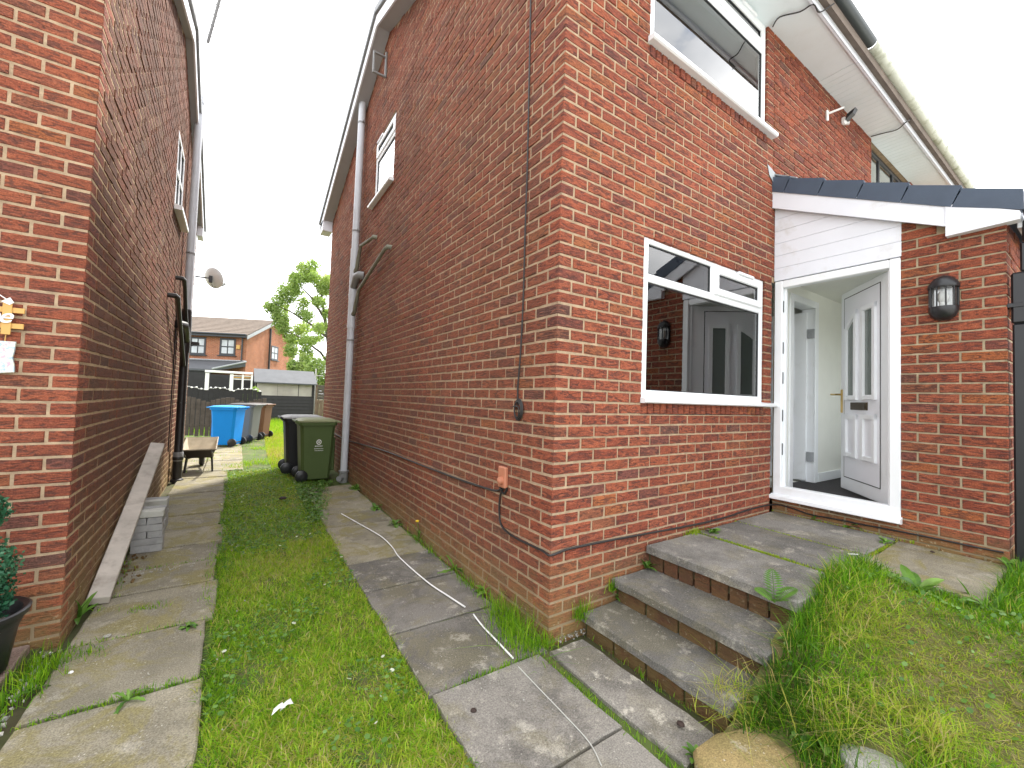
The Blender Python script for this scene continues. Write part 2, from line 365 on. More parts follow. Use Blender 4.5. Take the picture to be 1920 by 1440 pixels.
# ------------------------------------------------------------------ brick walls
Zv = np.array((0, 0, 1.))
class WF:
    """frame of a wall: s along it, d out of it, z up"""
    def __init__(s, O, A, N): s.O = np.asarray(O, float); s.A = np.asarray(A, float); s.N = np.asarray(N, float)
    def __call__(s, p): return s.O+s.A*p[0]+s.N*p[1]+Zv*p[2]
CH = 0.075
def courses(F, s0, s1, n0, n1, zb, full_par, openings=(), top=None, corner=True, ends=()):
    """running bond: list of (s0, s1, z0, z1) bricks; corner bricks left to corner_bricks()"""
    out = []
    for n in range(n0, n1):
        z0 = zb+CH*n+.006; z1 = z0+.063; zm = (z0+z1)/2
        j = .22 if n % 2 == full_par else .1075
        cuts = [0.0]; x = j
        while x < s1+.3: cuts.append(x); x += .225
        iv = [(s0, s1)]
        for (a, b, c, d) in openings:
            if min(z1, d)-max(z0, c) > .02:
                nv = []
                for (p, q) in iv:
                    if b <= p or a >= q: nv.append((p, q))
                    else:
                        if a > p: nv.append((p, a))
                        if b < q: nv.append((b, q))
                iv = nv
        for i in range(1 if corner else 0, len(cuts)-1):
            p, q = cuts[i]+.006, cuts[i+1]-.006
            for (a, b) in iv:
                pp, qq = max(p, a), min(q, b)
                if b-a < .17:
                    if (i, a) != (min(k for k in range(len(cuts)-1) if cuts[k+1]-.006 > a+.0), a): continue
                    pp, qq = a, b
                if qq-pp < .03: continue
                if top is not None and min(top(pp), top(qq)) < z1-.05: continue
                if pp > a and pp-a < .05: pp = a+(.0 if a > s0 else pp-a)
                if qq < b and b-qq < .05: qq = b
                edge = abs(pp-a) < .002 and a > s0 or abs(qq-b) < .002 and b < s1
                out.append((pp, qq, z0, z1, edge))
    return out
def brick_verts(L, H, depth, nx, rng):
    """brick face with an uneven arris; local (s, d, z) from its lower left corner"""
    xs = np.linspace(0, L, nx+1); v = []; j = lambda a: rng.uniform(-a, a)
    pr = rng.uniform(.0, .005)
    for zz, sg in ((0.0, 1), (H, -1)):
        for x in xs: v.append((x+(j(.001) if 0 < x < L else 0), -.0045, zz+j(.0022)))
    for zz, sg in ((0.0, 1), (H, -1)):
        for i, x in enumerate(xs):
            dx = .004 if i == 0 else (-.004 if i == nx else 0)
            v.append((x+dx+j(.001), pr+j(.0014), zz+sg*(.0035+j(.002))))
    n = nx+1
    v += [(0, -depth, 0), (L, -depth, 0), (0, -depth, H), (L, -depth, H)]
    f = []
    eb, et, fb, ft, bk = 0, n, 2*n, 3*n, 4*n
    for i in range(nx):
        f += [(fb+i, fb+i+1, ft+i+1, ft+i), (eb+i, eb+i+1, fb+i+1, fb+i), (ft+i, ft+i+1, et+i+1, et+i)]
    f += [(eb, fb, ft, et), (eb+nx, et+nx, ft+nx, fb+nx)]
    f += [tuple([et+i for i in range(n)]+[bk+3, bk+2]), tuple([eb+i for i in range(nx, -1, -1)]+[bk, bk+1]),
          (eb, et, bk+2, bk), (eb+nx, bk+1, bk+3, et+nx)]
    return v, f
class BrickHouse:
    """collects the bricks of one house; the 300 that show largest become objects, the rest one mesh"""
    def __init__(s): s.items = []
    def wall(s, key, F, bricks): s.items += [(key, F, b, None) for b in bricks]
    def corner(s, key, C0, Af, As, n0, n1, zb, front_full_par, top=None):
        for n in range(n0, n1):
            z0 = zb+CH*n+.006; ff = n % 2 == front_full_par
            lf, ls = (.214, .1015) if ff else (.1015, .214)
            if top is not None and z0+.065 > top: continue
            s.items.append((key, None, (0, 0, z0, z0+.063, True), (np.asarray(C0, float), np.asarray(Af, float), np.asarray(As, float), lf, ls)))
    def build(s, house, walls, mats, mats1, limit=300, zoff=None):
        rng = RNG; M4 = house_world(house)
        area = []
        for key, F, b, cn in s.items:
            if cn is None: P = [F((b[0], 0, b[2])), F((b[1], 0, b[2])), F((b[1], 0, b[3])), F((b[0], 0, b[3]))]
            else: P = [cn[0]+Zv*b[2]+cn[2]*cn[4], cn[0]+Zv*b[2]+cn[1]*cn[3], cn[0]+Zv*b[3]+cn[1]*cn[3], cn[0]+Zv*b[3]+cn[2]*cn[4]]
            P = np.array([M4(p) for p in P])
            if ((P-CAM)@cF).min() < .2: area.append(0); continue
            q = proj(P); c = q.mean(0)
            if not (-5 < c[0] < 1925 and -5 < c[1] < 1445): area.append(0); continue
            x, y = q[:, 0], q[:, 1]; area.append(abs((x*np.roll(y, -1)-y*np.roll(x, -1)).sum())/2)
        order = np.argsort(-np.array(area)); single = set(int(i) for i in order[:limit] if area[i] > 100)
        keys = list(walls); rest = MB(); cache = {}; nsing = 0
        for i, (key, F, b, cn) in enumerate(s.items):
            wobj = walls[key]
            if cn is not None:
                C0, Af, As, lf, ls = cn; m = MB(); jt = rng.uniform(-.001, .0015)
                T = lambda p: C0+Af*p[0]+As*p[1]+Zv*p[2]
                tgt = m if i in single else rest
                tgt.box((-jt, -jt, b[2]), (lf, ls, b[3]), .004, keys.index(key) if tgt is rest else 0, T, rng.random(), .0009)
                if i in single: m.build('brick', mats1[key], wobj)
                continue
            Lb, H = b[1]-b[0], b[3]-b[2]; depth = .1 if b[4] else .03
            if i in single:
                full = abs(Lb-.213) < .002 and not b[4] and abs(H-.063) < .001
                if full:
                    ck = (key, int(rng.integers(0, 9)))
                    if ck not in cache:
                        v, f = brick_verts(.213, .063, .03, 4, rng); mm = MB()
                        mm.add([F.A*p[0]+F.N*p[1]+Zv*p[2] for p in v], f); cache[ck] = mm.mesh('brick', mats1[key])
                    o = link('brick', cache[ck], wobj); o.location = tuple(F((b[0], 0, b[2])))
                else:
                    v, f = brick_verts(Lb, H, depth, 4 if Lb > .12 else 2, rng); mm = MB()
                    mm.add([F.A*p[0]+F.N*p[1]+Zv*p[2] for p in v], f); o = mm.build('brick', mats1[key], wobj); o.location = tuple(F((b[0], 0, b[2])))
                nsing += 1
            else:
                v, f = brick_verts(Lb, H, depth, 3 if area[i] > 150 else (2 if area[i] > 40 else 1), rng)
                o0 = F((b[0], 0, b[2]))
                rest.add([o0+F.A*p[0]+F.N*p[1]+Zv*p[2] for p in v], f, keys.index(key), rng.random())
        if rest.v: tag(rest.build('brickwork', [mats[k] for k in keys], house, fix=False), kind='stuff')
def house_world(house):
    m = np.array(wmat(house)) if s_local(house) else np.eye(4)
    return lambda p: (m @ np.append(p, 1.0))[:3]
def s_local(house): return bool(house.get('local', 0))
def mortar_sheet(F, s0, s1, z0, z1, openings=(), d=-.0045, reveal=.11, tri=None):
    m = MB()
    ss = sorted({s0, s1, *[max(s0, min(s1, x)) for o in openings for x in o[:2]]}); zz = sorted({z0, z1, *[max(z0, min(z1, x)) for o in openings for x in o[2:]]})
    for a, b in zip(ss, ss[1:]):
        for c, e in zip(zz, zz[1:]):
            if any(o[0] <= (a+b)/2 <= o[1] and o[2] <= (c+e)/2 <= o[3] for o in openings): continue
            m.quad(F((a, d, c)), F((b, d, c)), F((b, d, e)), F((a, d, e)))
    for (a, b, c, e) in openings:
        a, b, c, e = max(a, s0), min(b, s1), max(c, z0), min(e, z1)
        for p, q in (((a, c), (b, c)), ((b, c), (b, e)), ((b, e), (a, e)), ((a, e), (a, c))):
            e_ = .004; X_ = lambda k: (k[0]+(-e_ if k[0] == a else e_), k[1]+(-e_ if k[1] == c else e_)); p, q = X_(p), X_(q)
            m.quad(F((p[0], d, p[1])), F((q[0], d, q[1])), F((q[0], d-reveal, q[1])), F((p[0], d-reveal, p[1])))
    if tri: m.add([F((p[0], d, p[1])) for p in tri], [tuple(range(len(tri)))])
    return m
def window(parent, F, s0, s1, z0, z1, rec, mullions=(), transom=None, openers=(), mat='upvc', fw=.055, sill=None, glazing_bars=False, vent=None, gl='glass', name='window_frame'):
    """frame with mullions, a transom, opening sashes proud of it, black gaskets and panes; returns the frame"""
    m = MB(); B = lambda a, b, c, e, d0, d1, ch=.006, mi=0: m.box((a, d0, c), (b, d1, e), ch, mi, F)
    d1, d0 = -rec, -rec-.07
    B(s0, s0+fw, z0, z1, d0, d1); B(s1-fw, s1, z0, z1, d0, d1)
    B(s0+fw, s1-fw, z0, z0+fw, d0, d1-.001); B(s0+fw, s1-fw, z1-fw, z1, d0, d1-.001)
    cols = [s0+fw, *mullions, s1-fw]; lights = []
    tz = [z0+fw, z1-fw] if transom is None else [z0+fw, transom, z1-fw]
    if transom is not None: B(s0+fw, s1-fw, transom-.03, transom+.03, d0, d1-.002)
    for r in range(len(tz)-1):
        cz0 = tz[r]+(.03 if r else 0); cz1 = tz[r+1]-(.03 if r < len(tz)-2 else 0)
        cs = cols if (transom is None or r == len(tz)-2 or len(mullions) == 0 or glazing_bars) else [s0+fw, s1-fw]
        for i in range(len(cs)-1):
            a = cs[i]+(.025 if i else 0); b = cs[i+1]-(.025 if i < len(cs)-2 else 0)
            if i: B(cs[i]-.025, cs[i]+.025, cz0, cz1, d0, d1-.003)
            if (r, i) in openers:
                e = .05; o = .012
                B(a-o, a+e, cz0-o, cz1+o, d0+.01, d1+.016, .008); B(b-e, b+o, cz0-o, cz1+o, d0+.01, d1+.016, .008)
                B(a+e, b-e, cz0-o, cz0+e, d0+.01, d1+.015, .008); B(a+e, b-e, cz1-e, cz1+o, d0+.01, d1+.015, .008)
                lights.append((a+e, b-e, cz0+e, cz1-e, .012))
            else: lights.append((a, b, cz0, cz1, 0))
    for (a, b, c, e, up) in lights:
        g = .007
        for q in ((a, a+g, c, e), (b-g, b, c, e), (a+g, b-g, c, c+g), (a+g, b-g, e-g, e)): B(*q, d1-.03, d1-.012+up, 0, 1)
    fr = m.build(name, [M[mat], M['black']], parent)
    for (a, b, c, e, up) in lights:
        p = MB(); p.box((a+.004, d1-.028+up, c+.004), (b-.004, d1-.02+up, e-.004), 0, 0, F); p.build('pane', M[gl], fr)
    if vent:
        p = MB(); p.box((vent[0], d1+.0, vent[2]), (vent[1], d1+.03, vent[2]+.028), .006, 0, F); p.build('trickle_vent', M[mat], fr)
    if sill:
        a, b, z, out, th = sill; p = MB()
        p.prism([F((a, -rec, z)), F((a, out, z-.012)), F((a, out, z-th)), F((a, out-.012, z-th-.008)), F((a, -rec, z-th-.008))], F.A*(b-a)); p.build('sill', M[mat], fr)
    return fr
def room(parent, lo, hi, skip, wall='room', floor='carpet', ceil=None, name='room_lining'):
    """inner faces of a room; skip = side left open: '-y', '-x', ..."""
    m = MB(); (x0, y0, z0), (x1, y1, z1) = lo, hi
    if skip != '-x': m.quad((x0, y0, z0), (x0, y1, z0), (x0, y1, z1), (x0, y0, z1))
    if skip != '+x': m.quad((x1, y0, z0), (x1, y1, z0), (x1, y1, z1), (x1, y0, z1))
    if skip != '-y': m.quad((x0, y0, z0), (x1, y0, z0), (x1, y0, z1), (x0, y0, z1))
    if skip != '+y': m.quad((x0, y1, z0), (x1, y1, z0), (x1, y1, z1), (x0, y1, z1))
    m.quad((x0, y0, z0), (x1, y0, z0), (x1, y1, z0), (x0, y1, z0), 1); m.quad((x0, y0, z1), (x1, y0, z1), (x1, y1, z1), (x0, y1, z1), 2)
    return m.build(name, [M[wall], M[floor], M[ceil or wall]], parent)

# ------------------------------------------------------------------ ground
def hgt(x, y):
    """height of the grass bank in front of the porch"""
    x = np.asarray(x, float); y = np.asarray(y, float)
    h = .01+np.clip((x-.12)*.30, 0, .40)
    h = h+.13*np.clip((x-.35)/.3, 0, 1)*np.clip((1.75-x)/.5, 0, 1)*np.exp(-np.clip(-1.0-y, 0, 9)**2/.045)
    h = h+.022*np.sin(x*5.1+y*3.3)*np.sin(y*4.7-x*2.1)*np.clip((x-.2)/.4, 0, 1)
    h = h+.010*np.sin(x*23+y*9)*np.sin(y*27-x*7)*np.clip((x-.2)/.3, 0, 1)
    return np.minimum(h, .47-.03*np.clip(-y-1.45, 0, 1)*0)
g = MB(); S = 260
g.quad((-S, -S, -.045), (S, -S, -.045), (S, S, -.045), (-S, S, -.045)); tag(g.build('ground', M['soil']), kind='structure')
fg = MB(); fg.quad((-30, -20, -.04), (30, -20, -.04), (30, -3.2, -.04), (-30, -3.2, -.04)); tag(fg.build('bounce_pavement', mat_plain('pale concrete pavement', (.46, .45, .42), .9, .15, 3)), kind='structure')  # unseen pale ground behind the camera, added to bounce light onto the soffits
# lawn between the two paths: an uneven turf sheet
def grid_sheet(name, x0, x1, y0, y1, nx, ny, hf, mat, skirt=.3):
    xs = np.linspace(x0, x1, nx); ys = np.linspace(y0, y1, ny); X, Y = np.meshgrid(xs, ys); Zz = hf(X, Y)
    V = np.stack([X, Y, Zz], -1).reshape(-1, 3); i = np.arange(nx*ny).reshape(ny, nx)
    a, b, c, d = i[:-1, :-1].ravel(), i[:-1, 1:].ravel(), i[1:, 1:].ravel(), i[1:, :-1].ravel()
    T = np.concatenate([np.stack([a, b, c], 1), np.stack([a, c, d], 1)])
    me = tri_mesh(name, V, T, mat); me.polygons.foreach_set('use_smooth', [True]*len(me.polygons)); return link(name, me)
tag(grid_sheet('lawn', -1.9, .0, -2.2, 13.5, 40, 160, lambda x, y: -.022+.008*np.sin(x*9+y*4)*np.sin(y*6.1-x*3), M['turf']), kind='structure')
tag(grid_sheet('grass_bank', .10, 9.0, -3.6, -.93, 300, 160, lambda x, y: np.where(y > -1.52, np.where(x > 1.7, np.minimum(hgt(x, y), .372), hgt(x, y)), hgt(x, y))-.012*(y > -1.0), M['banksoil']), kind='structure')
far = MB(); far.quad((-40, 13.4, -.03), (40, 13.4, -.03), (40, 60, -.03), (-40, 60, -.03)); tag(far.build('garden_ground', M['turf']), kind='structure')

def flagstone(name, mat, parent, x0, x1, y0, y1, z, th=.05, tilt=.003, jag=.006, gap=.008, ny=6, cut=0.0):
    """one slab with a worn, uneven edge"""
    n = ny; rim = []
    e = [(x0+gap, y0+gap), (x1-gap, y0+gap), (x1-gap, y1-gap), (x0+gap, y1-gap)]
    for k in range(4):
        a, b = np.array(e[k]), np.array(e[(k+1) % 4])
        for i in range(n): rim.append(a+(b-a)*i/n+RNG.normal(0, jag*.5, 2))
    rim = np.array(rim); c = rim.mean(0); tx, ty = RNG.normal(0, tilt, 2); zz = lambda p: z+tx*(p[0]-c[0])+ty*(p[1]-c[1])
    m = MB(); k = len(rim); inn = c+(rim-c)*(1-.009/np.linalg.norm(rim-c, axis=1, keepdims=True))
    V = [(p[0], p[1], zz(p)-th) for p in rim]+[(p[0], p[1], zz(p)-.006) for p in rim]+[(p[0], p[1], zz(p)) for p in inn]
    F_ = []
    for r in range(2): F_ += [(r*k+i, r*k+(i+1) % k, (r+1)*k+(i+1) % k, (r+1)*k+i) for i in range(k)]
    F_.append(tuple(2*k+i for i in range(k))); m.add(V, F_)
    return m.build(name, M[mat], parent)
def bed(name, x0, x1, y0, y1, z, mat='soil'):
    m = MB(); m.box((x0, y0, z-.06), (x1, y1, z)); return tag(m.build(name, M[mat]), kind='structure')
rp_ = bed('house_path', -.80, .30, -2.6, 4.95, -.03)
ys = [-2.45, -1.86, -1.27, -.66, -.05, .55, 1.16, 1.72, 2.26, 2.80, 3.32, 3.85, 4.35, 4.9]
for i in range(len(ys)-1):
    y0, y1 = ys[i], ys[i+1]
    if y0 < -.1: flagstone('paving_slab', 'flags' if i in (1, 2) else 'flag', rp_, -.76, -.105, y0, y1, .006+.004*(i % 2))
    else: flagstone('paving_slab', 'flag' if i < 7 else 'flagl', rp_, -.765+.015*max(0, i-7), -.03, y0, y1, .0+.003*(i % 3 == 0))
flagstone('paving_slab', 'flags', rp_, -.055, .215, -.93, -.06, .004, jag=.009)
flagstone('paving_slab', 'flags', rp_, -.07, .20, -1.9, -1.36, -.005, jag=.009)
lp_ = bed('neighbour_path', -2.36, -1.62, -2.4, 6.95, -.035)
ys = [-2.3, -1.72, -1.15, -.58, .05, .66, 1.29, 1.92, 2.38, 2.86, 3.45, 4.0, 4.6, 5.2, 5.8, 6.35, 6.95]
for i in range(len(ys)-1): flagstone('paving_slab', 'flagl', lp_, -2.30, -1.655+.02*math.sin(i*2.3), ys[i], ys[i+1], .002+.004*(i % 2), tilt=.004)
yd = bed('yard', -2.7, -.95, 6.95, 12.9, -.035)
yy = 6.95; r = 0
while yy < 12.6:
    for cx in range(3):
        if (r, cx) in ((1, 2), (3, 2), (4, 2)) or cx*.6-2.5+.6 > -.8: continue
        flagstone('paving_slab', 'flagl', yd, -2.62+cx*.6, -2.02+cx*.6, yy, yy+.62, .003+.004*((r+cx) % 2), ny=4)
    yy += .62; r += 1
pt = bed('patio', -5.2, -2.40, -2.2, 1.37, .005)
for r in range(6):
    for cx in range(4): flagstone('paving_slab', 'flagp', pt, -2.43-.6*(cx+1), -2.43-.6*cx, 1.34-.6*(r+1), 1.34-.6*r, .052+.004*((r+cx) % 2), tilt=.004, ny=4)
# ------------------------------------------------------------------ the brick house on the right, with its porch
X1, PD, PW = 2.736, 1.465, 2.3           # porch: wall plane, depth, width
HL = 7.85                                # depth of the house
house = thing('brick_house', 'red brick house with a white framed window, open front door and lean-to porch', 'house', (0, 0, 0))
Ff = WF((0, 0, 0), (1, 0, 0), (0, -1, 0)); Fs = WF((0, 0, 0), (0, 1, 0), (-1, 0, 0)); Fp = WF((X1, -PD, 0), (0, 1, 0), (-1, 0, 0)); Fpf = WF((X1, -PD, 0), (1, 0, 0), (0, -1, 0))
W1 = (.785, 2.555, 1.35, 2.645); W2 = (.80, 2.555, 3.975, 5.16); W3 = (3.47, 4.43, 4.275, 5.25)
gab = lambda s: 6.66-.37*abs(s-3.93)
bh = BrickHouse()
bh.wall('front', Ff, courses(Ff, 0, 2.69, -1, 69, 0, 1, (W1, W2)))
bh.wall('front', Ff, [b for b in courses(Ff, 2.695, 3.745, 36, 69, 0, 0, (), None, False)])
bh.wall('side', Fs, courses(Fs, 0, HL, -1, 90, 0, 0, (W3,), gab))
bh.corner('front', (0, 0, 0), Ff.A, Fs.A, -1, 69, 0, 1)
ptop = lambda s: 3.44-.5*(PD-s)          # underside of the porch roof along the porch wall
DO = (.54, 1.47, .60, 4.0)
bh.wall('porch', Fp, courses(Fp, 0, PD, 4, 50, 0, 0, (DO,), ptop))
bh.wall('porch', Fpf, courses(Fpf, 0, PW, 4, 37, 0, 1, ((.3, 2.1, 1.05, 2.475),)))
bh.corner('porch', (X1, -PD, 0), Fpf.A, Fp.A, 4, 37, 0, 1)
def soldiers(key, F, s0, s1, z0, z1):
    s = s0+.005
    while s < s1-.05: bh.items.append((key, F, (s, min(s+.063, s1-.004), z0+.005, z1-.004, True), None)); s += .0735
soldiers('front', Ff, W1[0], W1[1]+.0, 1.35, 1.455); soldiers('front', Ff, W2[0], W2[1], 3.975, 4.08)
fm = mortar_sheet(Ff, 0.004, 2.686, -.1, 5.2, (W1, W2), d=-.0025); fm.quad(Ff((2.698, -.0045, 2.65)), Ff((3.75, -.0045, 2.65)), Ff((3.75, -.0045, 5.2)), Ff((2.698, -.0045, 5.2)))
fm.box((2.684, -.05, 2.7), (2.70, -.012, 5.15), 0, 1, Ff)
front = fm.build('front_wall', [M['mortar'], M['black']], house)
side = mortar_sheet(Fs, 0.004, HL, -.1, 5.25, (W3,), tri=[(0, 5.25), (HL, 5.25), (3.93, 6.69)], d=-.0022).build('side_wall', M['mortars'], house)
pw = mortar_sheet(Fp, 0.004, PD, .25, 2.6, (DO,))
pw.add([Fp((p[0], -.0045, p[1])) for p in ((0, 2.6), (.54, 2.6), (.54, 3.0), (0, 2.72))], [(0, 1, 2, 3)])
for q in ((0, .25, PW, 1.05), (0, 2.475, PW, 2.72), (0, 1.05, .3, 2.475), (2.1, 1.05, PW, 2.475)): pw.quad(Fpf((q[0], -.0045, q[1])), Fpf((q[2], -.0045, q[1])), Fpf((q[2], -.0045, q[3])), Fpf((q[0], -.0045, q[3])))
pw.quad((X1+PW, -PD, .25), (X1+PW, 0, .25), (X1+PW, 0, 3.4), (X1+PW, -PD, 2.72))
porch = pw.build('porch_wall', M['mortarp'], house)
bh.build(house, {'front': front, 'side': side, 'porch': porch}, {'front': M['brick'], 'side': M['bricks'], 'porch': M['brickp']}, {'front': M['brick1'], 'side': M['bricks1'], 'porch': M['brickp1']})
# soldiers stand behind the sills; plain back wall and roof close the body
m = MB()
for (p, q, c, e) in ((0, .8, -.1, 5.2), (3.8, 9.6, -.1, 5.2), (.8, 3.8, -.1, .75), (.8, 3.8, 2.62, 5.2)): m.quad((p, HL, c), (q, HL, c), (q, HL, e), (p, HL, e))
m.build('back_wall', M['mortars'], house)
# windows
w1 = window(house, Ff, .80, 2.54, 1.47, 2.65, .012, (1.69,), 2.345, ((1, 1),), sill=(.775, 2.74, 1.475, .05, .035), vent=(2.06, 2.32, 2.60))
w2 = window(house, Ff, .81, 2.54, 4.10, 5.15, .012, (1.67,), 4.885, ((1, 1),), sill=(.775, 2.66, 4.105, .06, .04), vent=(2.06, 2.32, 5.105))
w3 = window(house, Fs, 3.475, 4.425, 4.30, 5.245, .015, (), 4.97, ((1, 0),), sill=(3.44, 4.50, 4.305, .07, .04), vent=(4.05, 4.33, 5.20))

cu_ = MB(); c0, c1 = atY(1380, 650, .22)[0], atY(1432, 650, .22)[0]; n_ = 40  # wavy panel made up for the bright strip at the window's right
V = [(c0+(c1-c0)*i/n_, .22+.018*math.sin(i*1.1), z) for z in (1.45, 2.6) for i in range(n_+1)]
cu_.add(V, [(i, i+1, n_+2+i, n_+1+i) for i in range(n_)]); cu_.build('bright_strip_panel', M['upvc'], house, True, fix=False)
rm = MB(); ra, rb_ = (.2, .10, .62), (4.40, HL-.06, 2.86)
def fq(P, mi=0): rm.add(P, [(0, 1, 2, 3)], mi)
for xx in (ra[0], rb_[0]): fq([(xx, ra[1], ra[2]), (xx, rb_[1], ra[2]), (xx, rb_[1], rb_[2]), (xx, ra[1], rb_[2])])
fq([(ra[0], ra[1], ra[2]), (rb_[0], ra[1], ra[2]), (rb_[0], rb_[1], ra[2]), (ra[0], rb_[1], ra[2])], 1); fq([(ra[0], ra[1], rb_[2]), (rb_[0], ra[1], rb_[2]), (rb_[0], rb_[1], rb_[2]), (ra[0], rb_[1], rb_[2])])
for (p, q, c, e) in ((ra[0], .8, .62, 2.86), (3.8, rb_[0], .62, 2.86), (.8, 3.8, .62, .75), (.8, 3.8, 2.62, 2.86)): fq([(p, rb_[1], c), (q, rb_[1], c), (q, rb_[1], e), (p, rb_[1], e)])
rm.build('room_lining', [M['room'], M['cream']], house)
window(house, WF((0, HL, 0), (1, 0, 0), (0, 1, 0)), .805, 3.795, .755, 2.615, .02, (1.8, 2.8), None, (), gl='clear')  # unseen rear window, added to brighten the room with daylight
rm2 = room(house, (.2, .10, 3.1), (3.6, 3.2, 5.3), '-y', 'room', 'carpet', 'cream')
rm3 = room(house, (.10, 3.3, 3.1), (1.9, 5.2, 5.2), '-x', 'cream', 'carpet')
m = MB(); m.box((.82, .12, 1.40), (2.52, .30, 1.43), .01); ws = m.build('window_board', M['upvc'], house)
m = MB(); T_ = lambda p: np.array((1.05, 1.3, 0))+np.array((p[0], p[1], p[2]-.62*p[0]+1.85)); m.box((-.7, 0, 0), (1.6, .04, .2), .01, 0, T_); m.build('stair_string', M['upvc'], house)
# roof: two slopes with a thickness, verge boards, soffits, gutters
zt = lambda y: 6.86-.37*abs(y-3.93)
RX = 3.745
def roof_slab(x0, x1, parent, mat):
    m = MB(); P = []
    for y in (-.42, 3.93, 8.22): P.append((y, zt(y)))
    up = [(x0, y, z) for y, z in P]+[(x0, y, z-.07) for y, z in reversed(P)]
    m.prism(up, (x1-x0, 0, 0)); o = m.build('roof', mat, parent)
    r = MB()
    for sgn in (-1, 1):
        for k in range(14):
            y0 = 3.93+sgn*(k*.31); y1 = 3.93+sgn*min(k*.31+.33, 4.35 if sgn < 0 else 4.29)
            r.add([(x0, y0, zt(y0)+.004), (x1, y0, zt(y0)+.004), (x1, y1, zt(y1)+.022), (x0, y1, zt(y1)+.022), (x0, y1, zt(y1)+.002), (x1, y1, zt(y1)+.002)], [(0, 1, 2, 3), (3, 2, 5, 4)])
    tag(r.build('tile_course', mat, o), kind='stuff'); return o
roof_slab(-.2, RX, house, M['rooft'])
def verge(parent, x0, x1, mir=1, T=lambda p: p, ridge=3.93, ya=-.42, yb=8.22, ztf=None):
    z_ = ztf or zt
    for (a, b) in ((ya, ridge), (ridge, yb)):
        m = MB(); m.prism([T(q) for q in ((x0, a, z_(a)-.075), (x0, b, z_(b)-.075), (x0, b, z_(b)-.235), (x0, a, z_(a)-.235))], np.array(T((x0+.022*mir, 0, 0)))-np.array(T((x0, 0, 0)))); m.build('bargeboard', M['whitep'], parent)
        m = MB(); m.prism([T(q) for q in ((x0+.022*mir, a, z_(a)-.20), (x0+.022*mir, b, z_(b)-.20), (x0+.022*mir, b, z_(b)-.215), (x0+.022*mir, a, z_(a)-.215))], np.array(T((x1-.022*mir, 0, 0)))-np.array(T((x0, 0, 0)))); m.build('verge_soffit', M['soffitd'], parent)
        m = MB(); m.prism([T(q) for q in ((x0-.03*mir, a, z_(a)+.03), (x0-.03*mir, b, z_(b)+.03), (x0-.03*mir, b, z_(b)-.05), (x0-.03*mir, a, z_(a)-.05))], np.array(T((x0+.05*mir, 0, 0)))-np.array(T((x0, 0, 0)))); m.build('verge_trim', M['greypd'], parent)
verge(house, -.2, .0)
# boxed eave ends at the back and front corners of the gable
m = MB(); m.box((-.2, HL-.02, 4.98), (.0, 8.18, 5.22), .006); m.build('eaves_box', M['whitep'], house)
m = MB(); m.box((-.2, -.36, 5.08), (-.002, -.0, 5.26), .006); m.build('eaves_box', M['whitep'], house)
m = MB(); m.box((-.0, -.335, 5.15), (RX-.003, .02, 5.165)); m.build('soffit', M['soffit'], house)
m = MB(); m.box((-.2, -.36, 5.13), (RX-.003, -.337, 5.33), .004); m.box((-.2, -.366, 5.128), (RX-.003, -.361, 5.255), .002); m.build('fascia', M['whitep'], house)
def half_gutter(parent, x0, x1, y, z, r, mat, name='gutter', joints=()):
    m = MB(); n = 10
    pr = [(0, r*math.cos(math.pi+math.pi*i/n), r*math.sin(math.pi+math.pi*i/n)) for i in range(n+1)]
    pr += [(0, (r-.004)*math.cos(math.pi+math.pi*i/n), (r-.004)*math.sin(math.pi+math.pi*i/n)) for i in range(n, -1, -1)]
    m.strip(pr, (x0, y, z), (x1, y, z), 0, True); o = m.build(name, mat, parent, True)
    for jx in joints:
        k = MB(); R2 = r+.006
        pr = [(0, R2*math.cos(math.pi+math.pi*i/n), R2*math.sin(math.pi+math.pi*i/n)) for i in range(n+1)]+[(0, (r+.001)*math.cos(math.pi+math.pi*i/n), (r+.001)*math.sin(math.pi+math.pi*i/n)) for i in range(n, -1, -1)]
        k.strip(pr, (jx-.035, y, z+.008), (jx+.035, y, z+.008), 0, True); k.build('gutter_clip', mat, o, True)
    return o
half_gutter(house, -.2, 3.84, -.435, 5.345, .056, M['gutterd'], joints=(.8, 1.9, 3.0))
# ---- porch: door frame, boarding, barge board, tiles
PF = WF((X1, 0, 0), (0, -1, 0), (-1, 0, 0))        # s runs from the house towards the front
fr = MB(); B = lambda a, b, c, e, d0, d1, ch=.006, mi=0: fr.box((a, d0, c), (b, d1, e), ch, mi, PF)
B(.006, .076, .655, 2.655, -.075, .004); B(.855, .925, .655, 2.655, -.075, .004); B(.076, .855, 2.585, 2.654, -.075, .003)
B(.006, .925, .605, .685, -.075, .006, .008); 
for a, b in ((.076, .094), (.837, .855)): B(a, b, .685, 2.585, -.075, -.04, .003)
for zz in (.98, 1.30, 1.66, 1.95, 2.35): fr.box((.0765, -.03, zz), (.0785, -.012, zz+.11), 0, 1, PF)
df = fr.build('door_frame', [M['upvc'], M['black']], house)
m = MB(); m.prism([PF((-.0, .0, .612)), PF((-.0, .062, .597)), PF((-.0, .066, .57)), PF((-.0, .05, .562)), PF((-.0, .0, .562))], (0, -.935, 0)); m.build('threshold', M['upvc'], df)
